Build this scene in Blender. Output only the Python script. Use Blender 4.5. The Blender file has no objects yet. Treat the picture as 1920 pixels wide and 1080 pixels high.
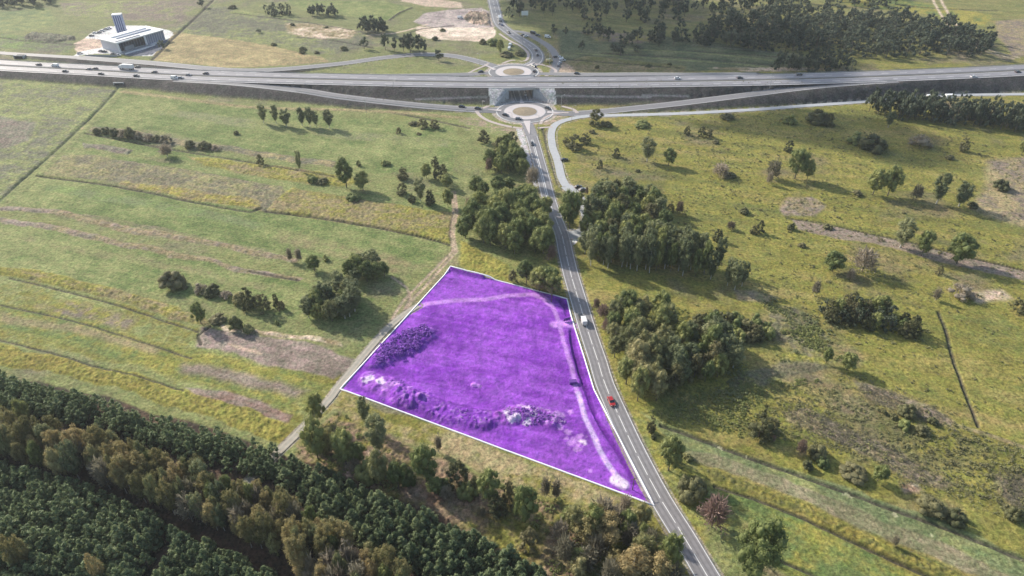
import bpy, math, random
import numpy as np
from mathutils import Vector, Matrix

# ------------------------------------------------------------------ camera, light, exposure
F, PITCH, CAMH = 1300.0, math.radians(35.5), 157.0
SP, CP = math.sin(PITCH), math.cos(PITCH)
scene = bpy.context.scene
cam_d = bpy.data.cameras.new('camera'); cam = bpy.data.objects.new('camera', cam_d)
scene.collection.objects.link(cam); scene.camera = cam
cam.location = (0, 0, CAMH); cam.rotation_euler = (math.pi/2 - PITCH, 0, 0)
cam_d.sensor_width = 36; cam_d.lens = 36*F/1920; cam_d.clip_start = 1; cam_d.clip_end = 6000

SUN_EL = math.radians(31.0)
SUN_AZ = math.atan2(-0.79, 0.61)            # measured from +Y towards +X
SUN = Vector((math.sin(SUN_AZ)*math.cos(SUN_EL), math.cos(SUN_AZ)*math.cos(SUN_EL), math.sin(SUN_EL)))
world = bpy.data.worlds.new('World'); scene.world = world; world.use_nodes = True
wn = world.node_tree; bg = wn.nodes['Background']
sky = wn.nodes.new('ShaderNodeTexSky'); sky.sky_type = 'NISHITA'; sky.sun_disc = False
sky.sun_elevation = SUN_EL; sky.sun_rotation = SUN_AZ; sky.air_density = 1.2; sky.dust_density = 2.0
wn.links.new(sky.outputs[0], bg.inputs[0]); bg.inputs[1].default_value = 0.13
sd = bpy.data.lights.new('sun', 'SUN'); sd.energy = 4.2; sd.angle = math.radians(0.6); sd.color = (1.0, 0.93, 0.82)
sun = bpy.data.objects.new('sun', sd); scene.collection.objects.link(sun)
sun.rotation_euler = SUN.to_track_quat('Z', 'Y').to_euler()
vs = scene.view_settings; vs.view_transform = 'Standard'; vs.look = 'None'; vs.gamma = 1; vs.use_curve_mapping = False
vs.exposure = 0.50
HAZE_DENSITY = 0.00011
scene.cycles.volume_bounces = 0
scene.cycles.max_bounces = 5; scene.cycles.diffuse_bounces = 2

rnd = random.Random(5); nr = np.random.RandomState(7)
COL = scene.collection

def at(px, py, z=0.0):
    v = (py-540)/F; u = (px-960)/F; s = SP + v*CP; t = (CAMH-z)/s
    return Vector((u*t, t*(CP - v*SP), z))
def atn(pts, z=0.0):
    a = np.asarray(pts, float); v = (a[:,1]-540)/F; u = (a[:,0]-960)/F; t = (CAMH-z)/(SP+v*CP)
    return np.stack([u*t, t*(CP-v*SP)], 1)
def mpp(py): return CAMH/((SP+(py-540)/F*CP)*F)
def dep(py): return PITCH + math.atan((py-540)/F)

# ------------------------------------------------------------------ helpers
def tag(o, label=None, cat=None, group=None, kind=None):
    if label: o['label'] = label
    if cat: o['category'] = cat
    if group: o['group'] = group
    if kind: o['kind'] = kind
    return o
def link(o, parent=None):
    COL.objects.link(o)
    if parent is not None: o.parent = parent
    return o
def empty(name, loc, rz=0, scale=None):
    o = bpy.data.objects.new(name, None); COL.objects.link(o); o.location = loc; o.rotation_euler = (0, 0, rz)
    o.empty_display_size = .2
    if scale: o.scale = scale
    return o
def mesh_np(name, V, Fc, mats=(), smooth=False, cols=None):
    """V (n,3); Fc (m,k) equal sized faces"""
    me = bpy.data.meshes.new(name); V = np.asarray(V, np.float32); Fc = np.asarray(Fc, np.int32)
    m, k = Fc.shape
    me.vertices.add(len(V)); me.vertices.foreach_set('co', V.ravel())
    me.loops.add(m*k); me.loops.foreach_set('vertex_index', Fc.ravel())
    me.polygons.add(m); me.polygons.foreach_set('loop_start', np.arange(0, m*k, k, dtype=np.int32))
    me.polygons.foreach_set('loop_total', np.full(m, k, np.int32))
    if smooth: me.polygons.foreach_set('use_smooth', np.ones(m, bool))
    for mt in mats: me.materials.append(mt)
    if cols is not None:
        ca = me.color_attributes.new('Col', 'FLOAT_COLOR', 'POINT')
        ca.data.foreach_set('color', np.concatenate([cols, np.ones((len(cols),1))], 1).astype(np.float32).ravel())
    me.update(calc_edges=True)
    return me
class MB:
    """collects simple shapes into one mesh"""
    def __init__(s): s.v = []; s.f = []
    def box(s, x0, x1, y0, y1, z0, z1, taper=0):
        b = len(s.v); t = taper
        s.v += [(x0,y0,z0),(x1,y0,z0),(x1,y1,z0),(x0,y1,z0),(x0+t,y0+t,z1),(x1-t,y0+t,z1),(x1-t,y1-t,z1),(x0+t,y1-t,z1)]
        s.f += [tuple(b+i for i in q) for q in ((0,3,2,1),(4,5,6,7),(0,1,5,4),(1,2,6,5),(2,3,7,6),(3,0,4,7))]
        return s
    def quad(s, *p):
        b = len(s.v); s.v += [tuple(q) for q in p]; s.f.append(tuple(range(b, b+len(p)))); return s
    def prism(s, prof, y0, y1):
        """profile of (x,z), extruded along y"""
        b = len(s.v); n = len(prof)
        s.v += [(x,y0,z) for x,z in prof] + [(x,y1,z) for x,z in prof]
        s.f.append(tuple(b+i for i in range(n))); s.f.append(tuple(b+n+i for i in reversed(range(n))))
        for i in range(n):
            j = (i+1) % n; s.f.append((b+j, b+i, b+n+i, b+n+j))
        return s
    def tube(s, p0, p1, r0, r1, n=6):
        p0, p1 = Vector(p0), Vector(p1); d = (p1-p0).normalized()
        a = d.orthogonal().normalized(); c = d.cross(a); b = len(s.v)
        for p, r in ((p0,r0),(p1,r1)):
            for i in range(n):
                t = 2*math.pi*i/n; q = p + a*math.cos(t)*r + c*math.sin(t)*r; s.v.append(tuple(q))
        for i in range(n): j=(i+1)%n; s.f.append((b+i, b+j, b+n+j, b+n+i))
        s.f.append(tuple(b+i for i in reversed(range(n)))); s.f.append(tuple(b+n+i for i in range(n)))
        return s
    def disc(s, cx, cy, z, r, n=12, axis='z', h=.1):
        if axis == 'y': return s.tube((cx, cy-h/2, z), (cx, cy+h/2, z), r, r, n)
        return s.tube((cx, cy, z), (cx, cy, z+h), r, r, n)
    def mesh(s, name, mat=None, bevel=0, smooth=False):
        me = bpy.data.meshes.new(name); me.from_pydata(s.v, [], s.f); me.update()
        if mat: me.materials.append(mat)
        if bevel:
            import bmesh
            bm = bmesh.new(); bm.from_mesh(me)
            bmesh.ops.remove_doubles(bm, verts=bm.verts, dist=1e-4)
            bmesh.ops.bevel(bm, geom=list(bm.edges), offset=bevel, segments=1, affect='EDGES', clamp_overlap=True)
            bm.to_mesh(me); bm.free()
        return me
    def build(s, name, mat=None, parent=None, bevel=0):
        o = bpy.data.objects.new(name, s.mesh(name, mat, bevel)); return link(o, parent)

# ------------------------------------------------------------------ numpy noise
def vnoise(x, y, seed=0):
    xi = np.floor(x).astype(np.int64); yi = np.floor(y).astype(np.int64); fx = x-xi; fy = y-yi
    fx = fx*fx*(3-2*fx); fy = fy*fy*(3-2*fy)
    def h(a, b):
        n = (a*374761393 + b*668265263 + seed*974634777) & 0xffffffff
        n = ((n ^ (n >> 13))*1274126177) & 0xffffffff
        return ((n ^ (n >> 16)) & 0xffff)/32767.5 - 1.0
    a = h(xi,yi); b = h(xi+1,yi); c = h(xi,yi+1); d = h(xi+1,yi+1)
    return (a*(1-fx)+b*fx)*(1-fy) + (c*(1-fx)+d*fx)*fy
def fbm(x, y, s, oct=3, seed=0):
    r = 0; a = 1.0; t = 0
    for i in range(oct): r = r + a*vnoise(x/s, y/s, seed+i*17); t += a; a *= .55; s *= .48
    return r/t

# ------------------------------------------------------------------ materials
def node_mat(name):
    m = bpy.data.materials.new(name); m.use_nodes = True; nt = m.node_tree; return m, nt, nt.nodes['Principled BSDF']
def simple(name, col, rough=.7, var=.12, scale=2.0, metal=0, spec=.4, bump=0.0):
    m, nt, b = node_mat(name); N = nt.nodes
    tc = N.new('ShaderNodeTexCoord'); no = N.new('ShaderNodeTexNoise'); no.inputs['Scale'].default_value = scale; no.inputs['Detail'].default_value = 5
    nt.links.new(tc.outputs['Object'], no.inputs['Vector'])
    mx = N.new('ShaderNodeMix'); mx.data_type = 'RGBA'; nt.links.new(no.outputs['Fac'], mx.inputs['Factor'])
    mx.inputs[6].default_value = (*[c*(1-var*2) for c in col], 1); mx.inputs[7].default_value = (*[min(1, c*(1+var*2)) for c in col], 1)
    nt.links.new(mx.outputs[2], b.inputs['Base Color'])
    b.inputs['Roughness'].default_value = rough; b.inputs['Metallic'].default_value = metal; b.inputs['Specular IOR Level'].default_value = spec
    if bump:
        bp = N.new('ShaderNodeBump'); bp.inputs['Strength'].default_value = bump; bp.inputs['Distance'].default_value = .1
        nt.links.new(no.outputs['Fac'], bp.inputs['Height']); nt.links.new(bp.outputs[0], b.inputs['Normal'])
    return m
def ground_mat(nm='ground_cover', k=1.0):
    m, nt, b = node_mat(nm); N = nt.nodes; L = nt.links
    at_ = N.new('ShaderNodeAttribute'); at_.attribute_name = 'Col'
    tc = N.new('ShaderNodeTexCoord')
    def noise(s, d=4, r=.6):
        n = N.new('ShaderNodeTexNoise'); n.inputs['Scale'].default_value = s; n.inputs['Detail'].default_value = d; n.inputs['Roughness'].default_value = r
        L.new(tc.outputs['Object'], n.inputs['Vector']); return n
    n1 = noise(.9, 5, .7); n2 = noise(.12, 4); n3 = noise(3.0, 3)
    def rng(n, a, c, lo=.3, hi=.7):
        r = N.new('ShaderNodeMapRange'); r.inputs['From Min'].default_value = lo; r.inputs['From Max'].default_value = hi
        r.inputs['To Min'].default_value = a; r.inputs['To Max'].default_value = c; L.new(n.outputs['Fac'], r.inputs['Value']); return r
    r1 = rng(n1, 1-.58*k, 1+.62*k); r2 = rng(n2, 1-.18*k, 1+.18*k); r3 = rng(n3, 1-.2*k, 1+.2*k)
    m1 = N.new('ShaderNodeMath'); m1.operation = 'MULTIPLY'; L.new(r1.outputs[0], m1.inputs[0]); L.new(r2.outputs[0], m1.inputs[1])
    m2 = N.new('ShaderNodeMath'); m2.operation = 'MULTIPLY'; L.new(m1.outputs[0], m2.inputs[0]); L.new(r3.outputs[0], m2.inputs[1])
    vm = N.new('ShaderNodeVectorMath'); vm.operation = 'SCALE'; L.new(at_.outputs['Color'], vm.inputs[0]); L.new(m2.outputs[0], vm.inputs['Scale'])
    n4 = noise(.33, 5, .65); mh = N.new('ShaderNodeMix'); mh.data_type = 'RGBA'; r4 = rng(n4, 0, 1, .38, .62); L.new(r4.outputs[0], mh.inputs['Factor'])
    mh.inputs[6].default_value = (.84,.92,.84,1); mh.inputs[7].default_value = (1.18,1.07,1.12,1)
    vh = N.new('ShaderNodeVectorMath'); vh.operation = 'MULTIPLY'; L.new(vm.outputs[0], vh.inputs[0]); L.new(mh.outputs[2], vh.inputs[1])
    L.new(vh.outputs[0], b.inputs['Base Color'])
    b.inputs['Roughness'].default_value = .9; b.inputs['Specular IOR Level'].default_value = .15
    bp = N.new('ShaderNodeBump'); bp.inputs['Strength'].default_value = .8; bp.inputs['Distance'].default_value = .45
    L.new(n1.outputs['Fac'], bp.inputs['Height']); L.new(bp.outputs[0], b.inputs['Normal'])
    return m
M_GROUND = ground_mat(); M_PURPLE = ground_mat('violet_ground', .5)
M_ASPH = simple('worn_asphalt', (.20,.195,.20), .62, .10, .35, spec=.5)
M_TYRE = simple('tyre_polished_asphalt', (.19,.18,.185), .5, .14, .9, spec=.5)
M_ASPH2 = simple('grey_asphalt', (.235,.225,.23), .6, .17, .45, spec=.5)
M_MOTOR = simple('pale_motorway_asphalt', (.25,.24,.255), .55, .07, .25, spec=.5)
M_WHITE = simple('white_road_paint', (.78,.78,.76), .6, .06, 3)
M_PATH = simple('pale_pink_paving', (.46,.39,.36), .75, .08, 1.2)
M_APRON = simple('pale_apron_paving', (.55,.50,.49), .7, .06, 1.0)
M_CONC = simple('pale_concrete', (.42,.43,.44), .75, .1, .6)
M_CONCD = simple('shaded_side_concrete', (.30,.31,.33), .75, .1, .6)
M_STEEL = simple('galvanised_steel', (.42,.43,.45), .45, .05, 3, metal=.6)
M_DARK = simple('dark_recess', (.02,.02,.022), .9, .05)
M_RUBBER = simple('tyre_rubber', (.02,.02,.02), .85, .05)
M_GLASS = simple('dark_window_glass', (.02,.03,.04), .08, .05, spec=.9)
M_SAND = simple('dry_sandy_track', (.42,.37,.30), .9, .14, .8)
M_RUT = simple('bare_farm_track', (.34,.32,.27), .9, .14, .8)
M_BORDER = simple('white_border_band', (.85,.84,.88), .6, .03, 3)
M_TRUNK = simple('grey_brown_bark', (.13,.11,.09), .9, .2, 3)
M_BIRCHBARK = simple('pale_birch_bark', (.50,.48,.44), .8, .2, 4)

def leaf_mat(name, ca, cb, hv=.15, trans=.34):
    m, nt, b = node_mat(name); N = nt.nodes; L = nt.links
    geo = N.new('ShaderNodeNewGeometry'); oi = N.new('ShaderNodeObjectInfo'); tc = N.new('ShaderNodeTexCoord')
    no = N.new('ShaderNodeTexNoise'); no.inputs['Scale'].default_value = 5.0; no.inputs['Detail'].default_value = 3
    ad = N.new('ShaderNodeVectorMath'); ad.operation = 'ADD'; L.new(tc.outputs['Object'], ad.inputs[0]); L.new(oi.outputs['Random'], ad.inputs[1])
    L.new(ad.outputs[0], no.inputs['Vector'])
    mx = N.new('ShaderNodeMix'); mx.data_type = 'RGBA'; mx.inputs[6].default_value = (*ca, 1); mx.inputs[7].default_value = (*cb, 1)
    av = N.new('ShaderNodeMath'); av.operation = 'MULTIPLY_ADD'; L.new(geo.outputs['Random Per Island'], av.inputs[0]); av.inputs[1].default_value = .55
    sc = N.new('ShaderNodeMath'); sc.operation = 'MULTIPLY'; L.new(no.outputs['Fac'], sc.inputs[0]); sc.inputs[1].default_value = .6
    L.new(sc.outputs[0], av.inputs[2]); L.new(av.outputs[0], mx.inputs['Factor'])
    hs = N.new('ShaderNodeHueSaturation'); L.new(mx.outputs[2], hs.inputs['Color'])
    r = N.new('ShaderNodeMapRange'); L.new(oi.outputs['Random'], r.inputs['Value']); r.inputs['To Min'].default_value = 1-hv*2; r.inputs['To Max'].default_value = 1+hv*2.4
    L.new(r.outputs[0], hs.inputs['Value'])
    r2 = N.new('ShaderNodeMapRange'); L.new(oi.outputs['Random'], r2.inputs['Value']); r2.inputs['To Min'].default_value = .525; r2.inputs['To Max'].default_value = .475
    L.new(r2.outputs[0], hs.inputs['Hue'])
    L.new(hs.outputs[0], b.inputs['Base Color']); b.inputs['Roughness'].default_value = .65; b.inputs['Specular IOR Level'].default_value = .25
    tr = N.new('ShaderNodeBsdfTranslucent'); L.new(hs.outputs[0], tr.inputs['Color'])
    ms = N.new('ShaderNodeMixShader'); ms.inputs[0].default_value = trans
    L.new(b.outputs[0], ms.inputs[1]); L.new(tr.outputs[0], ms.inputs[2]); L.new(ms.outputs[0], N['Material Output'].inputs['Surface'])
    return m
LM = {
 'dec': leaf_mat('broadleaf_foliage', (.105,.14,.050), (.30,.33,.12)),
 'con': leaf_mat('dark_conifer_foliage', (.08,.085,.042), (.24,.235,.11)),
 'pin': leaf_mat('young_pine_needles', (.055,.085,.040), (.24,.30,.145), .2),
 'bir': leaf_mat('autumn_birch_foliage', (.18,.16,.075), (.37,.32,.135), .22),
 'pop': leaf_mat('grey_green_poplar_foliage', (.11,.14,.07), (.28,.30,.15)),
 'oli': leaf_mat('olive_willow_foliage', (.17,.175,.08), (.38,.37,.17)),
 'gry': leaf_mat('grey_brown_autumn_twigs', (.18,.16,.115), (.36,.32,.235)),
 'red': leaf_mat('reddish_autumn_twigs', (.16,.115,.09), (.28,.215,.17)),
 'prd': leaf_mat('violet_tinted_scrub', (.10,.016,.22), (.42,.16,.66), .1, .1),
 'prp': leaf_mat('purple_tinted_rubble', (.22,.07,.46), (.75,.6,.92), .1, 0),
 'far': leaf_mat('distant_dark_foliage', (.045,.065,.045), (.13,.155,.095)),
}
# ------------------------------------------------------------------ road centre lines (traced, world metres)
def smooth_line(P, step=4.0):
    P = np.asarray(P, float); n = len(P); out = []
    for i in range(n-1):
        p0 = P[max(i-1,0)]; p1 = P[i]; p2 = P[i+1]; p3 = P[min(i+2,n-1)]
        k = max(1, int(np.linalg.norm((p2-p1)[:2])/step))
        for j in range(k):
            t = j/k
            out.append(.5*((2*p1)+(-p0+p2)*t+(2*p0-5*p1+4*p2-p3)*t*t+(-p0+3*p1-3*p2+p3)*t**3))
    out.append(P[-1]); return np.array(out)
def trace(pts, step=4.0):
    """pts: (px, py[, z])"""
    return smooth_line([tuple(at(p[0], p[1], p[2] if len(p) > 2 else 0.0)) for p in pts], step)
RB1 = at(984, 209.5); RB2 = at(963, 135.0)
AX0, AX1 = at(979.5, 192), at(965, 147)
adir = (AX1-AX0); adir.z = 0; adir.normalize(); anrm = Vector((adir.y, -adir.x, 0))
MW = trace([(-420,90,2.5),(-200,109,3.0),(0,122.5,3.5),(160,131,4.0),(320,140,4.5),(480,145.5,5.3),(640,149.5,6),(800,153,6.6),(960,154.5,7),(1120,154.3,7),(1280,152.5,7),(1440,149.5,7),(1600,145,7),(1760,139,6.8),(1900,132.5,6.5),(2100,121,6),(2300,108,6)])
ROADS = {
 'motorway': (MW, 10.6, True),
 'exit_ramp': (trace([(330,149,4.5),(443,156,5.0),(560,169,3.8),(640,181.5,2.8),(767,196,1.2),(850,203,.3),(900,206,0),(940,207,0)]), 4.8, True),
 'entry_ramp': (trace([(1030,210,0),(1075,213,0),(1130,209,0),(1180,204,.5),(1280,193,2.0),(1407,177,4.0),(1493,166,5.4),(1580,157.5,6.6),(1680,151,7)]), 4.3, True),
 'far_ramp': (trace([(150,108,2.5),(283,118,2.4),(427,131,2.6),(520,130,1.8),(640,119,.3),(720,108,0),(787,102,0),(843,104,0),(880,111,0),(912,120,0),(935,128,0)]), 4.4, True),
 'slip_road': (trace([(560,140.5,5.2),(700,142,4.2),(800,140.8,2.0),(872,139.5,.3),(905,137,0),(930,136,0)]), 3.2, True),
 'slip_lane': (trace([(1000,138,0),(1040,138.5,.3),(1120,139.5,2.6),(1200,139,4.8),(1300,139.5,6.7),(1420,138.5,7)]), 3.2, True),
 'frontage_road': (trace([(-300,74),(-100,90),(0,99,0),(80,104,1.5),(150,108,2.5)]), 3.2, True),
 'main_road': (trace([(985,224),(993,243),(1003,275),(1010,301),(1018,330),(1026,362),(1034,388),(1043,413),(1054,442),(1061,475),(1070,513),(1078,540),(1090,580),(1103,623),(1122,680),(1134,720),(1165,790),(1185,833),(1207,877),(1240,938),(1283,1007),(1326,1080),(1383,1170),(1448,1270)]), 3.4, False),
 'underpass_road': (smooth_line([tuple(RB1), tuple(AX0), tuple(AX1), tuple(RB2)]), 6.0, False),
 'north_road': (trace([(975,128),(1002,118),(1008,104),(998,89),(977,75),(952,58),(936,43),(929,20),(924,0),(914,-40),(905,-80)]), 5.2, False),
 'service_road': (trace([(2300,172),(1920,176.5),(1800,178),(1720,182),(1613,191),(1500,199),(1413,205.5),(1280,212.5),(1160,216),(1103,217.5),(1073,222),(1045,231),(1034,247),(1036,275),(1045,300),(1053,333),(1062,349)]), 2.5, False),
 'parking_lane': (trace([(1062,349),(1080,366),(1095,388),(1104,410),(1098,432),(1080,439),(1056,440)]), 3.2, False),
 'farm_track': (trace([(455,912),(500,868),(538,832),(572,798),(622,743),(633,727),(694,652),(736,607),(763,586),(784,573)]), 1.3, False),
 'depot_lane': (trace([(945,56),(965,58.5),(985,61.5),(1005,72),(1030,88),(1042,105),(1043,122),(1038,136)]), 3.0, False),
}
# ------------------------------------------------------------------ ground sheet with relief
NX, NY = 1080, 760
vv = np.linspace(0, 1, NY); Yr = 84*(735/84)**vv
Xr = np.linspace(-1, 1, NX)
hwid = (Yr*CP + CAMH*SP)*960/F*1.10 + 4
GY = np.repeat(Yr[:, None], NX, 1).ravel(); GX = (hwid[:, None]*Xr[None, :]).ravel()
NV = len(GX)
def warp(x, y, a=1.0):
    return x + a*(1.3*vnoise(x/14, y/14, 3)+.6*vnoise(x/3.3, y/3.3, 5)), y + a*(1.3*vnoise(x/14+50, y/14, 4)+.6*vnoise(x/3.3, y/3.3+70, 6))
WX, WY = warp(GX, GY)
def poly_sd(px, py, poly):
    """signed distance, positive inside"""
    d = np.full(len(px), 1e9); ins = np.zeros(len(px), bool); n = len(poly)
    for i in range(n):
        x0, y0 = poly[i]; x1, y1 = poly[(i+1) % n]; ex, ey = x1-x0, y1-y0
        t = np.clip(((px-x0)*ex+(py-y0)*ey)/(ex*ex+ey*ey+1e-9), 0, 1)
        d = np.minimum(d, (px-x0-t*ex)**2+(py-y0-t*ey)**2)
        c = ((y0 > py) != (y1 > py)) & (px < (x1-x0)*(py-y0)/(y1-y0+1e-12)+x0); ins ^= c
    d = np.sqrt(d); return np.where(ins, d, -d)
def line_d(px, py, L):
    """distance to polyline and interpolated z"""
    d = np.full(len(px), 1e9); z = np.zeros(len(px))
    for i in range(len(L)-1):
        x0, y0 = L[i][:2]; x1, y1 = L[i+1][:2]; ex, ey = x1-x0, y1-y0
        t = np.clip(((px-x0)*ex+(py-y0)*ey)/(ex*ex+ey*ey+1e-9), 0, 1)
        q = np.hypot(px-x0-t*ex, py-y0-t*ey); m = q < d
        d[m] = q[m]; z[m] = (L[i][2]+(L[i+1][2]-L[i][2])*t[m])
    return d, z
def sstep(a, b, x): t = np.clip((x-a)/(b-a), 0, 1); return t*t*(3-2*t)

# anisotropic streak noise along the field strips
sdirv = atn([(0,510),(660,665)]); sd_ = sdirv[1]-sdirv[0]; sd_ /= np.linalg.norm(sd_)
U = GX*sd_[0]+GY*sd_[1]; W = -GX*sd_[1]+GY*sd_[0]
streak = .6*vnoise(U/38, W/1.7, 21)+.4*vnoise(U/16, W/.8, 22)
big = fbm(GX, GY, 46, 4, 31); mid = fbm(GX, GY, 9, 4, 41); fine = fbm(GX, GY, 2.0, 3, 51); tiny = vnoise(GX/.75, GY/.75, 61)
lump = np.abs(fbm(GX, GY, 3.2, 3, 71)); 

G_GREEN=(.150,.200,.066); G_PALE=(.195,.215,.085); G_OLIVE=(.215,.205,.050); G_DOLIVE=(.125,.13,.042); G_TAN=(.27,.225,.12)
G_GREY=(.165,.165,.115); G_MAUVE=(.225,.185,.15); G_YEL=(.255,.225,.055); G_DIRT=(.36,.28,.21); G_SAND=(.55,.44,.34)
G_WHITE=(.72,.71,.69); G_DARK=(.07,.065,.05); G_EMB=(.075,.07,.065); G_CONC=(.50,.50,.49); G_RUST=(.20,.13,.085); G_TEAL=(.17,.205,.095)
P_MID=(.195,.040,.405); P_DK=(.11,.016,.24); P_LT=(.48,.24,.66); P_WH=(.82,.68,.88)

base = np.where(GX[:,None] < 20, np.array([G_PALE]), np.array([G_OLIVE]))
side = sstep(-20, 40, GX + 12*big)
base = np.array([G_PALE])*(1-side)[:,None] + np.array([G_OLIVE])*side[:,None]
far = sstep(470, 560, GY); base = base*(1-far*.5)[:,None] + np.array([[.17,.18,.09]])*(far*.5)[:,None]
dk = np.clip(mid*1.5+fine*.6+big*.7-.1, 0, 1); base = base*(1-dk*.65)[:,None] + np.array([G_DOLIVE])*(dk*.65)[:,None]
br = np.clip(-big*1.6-mid*.9-.2, 0, 1); base = base*(1-br*.7)[:,None] + np.array([G_MAUVE])*(br*.7)[:,None]
s2 = .6*vnoise(U/34, W/6.5, 121)+.4*vnoise(U/13, W/3.2, 122)
tn = np.clip(s2*1.5-.15, 0, 1)*side; base = base*(1-tn*.55)[:,None]+np.array([[.30,.235,.10]])*(tn*.55)[:,None]
dg = np.clip(-s2*1.5-.1, 0, 1)*side; base = base*(1-dg*.6)[:,None]+np.array([[.10,.12,.04]])*(dg*.6)[:,None]
col = base.copy(); hgt = .10*fine+.16*lump*(GX > 0); names = ['meadow']; reg = np.zeros(NV, np.int32)
PURPLE = [(845,503),(1063,560),(1071,592),(1079,618),(1095,668),(1114,730),(1227,948),(638,729)]
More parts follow.
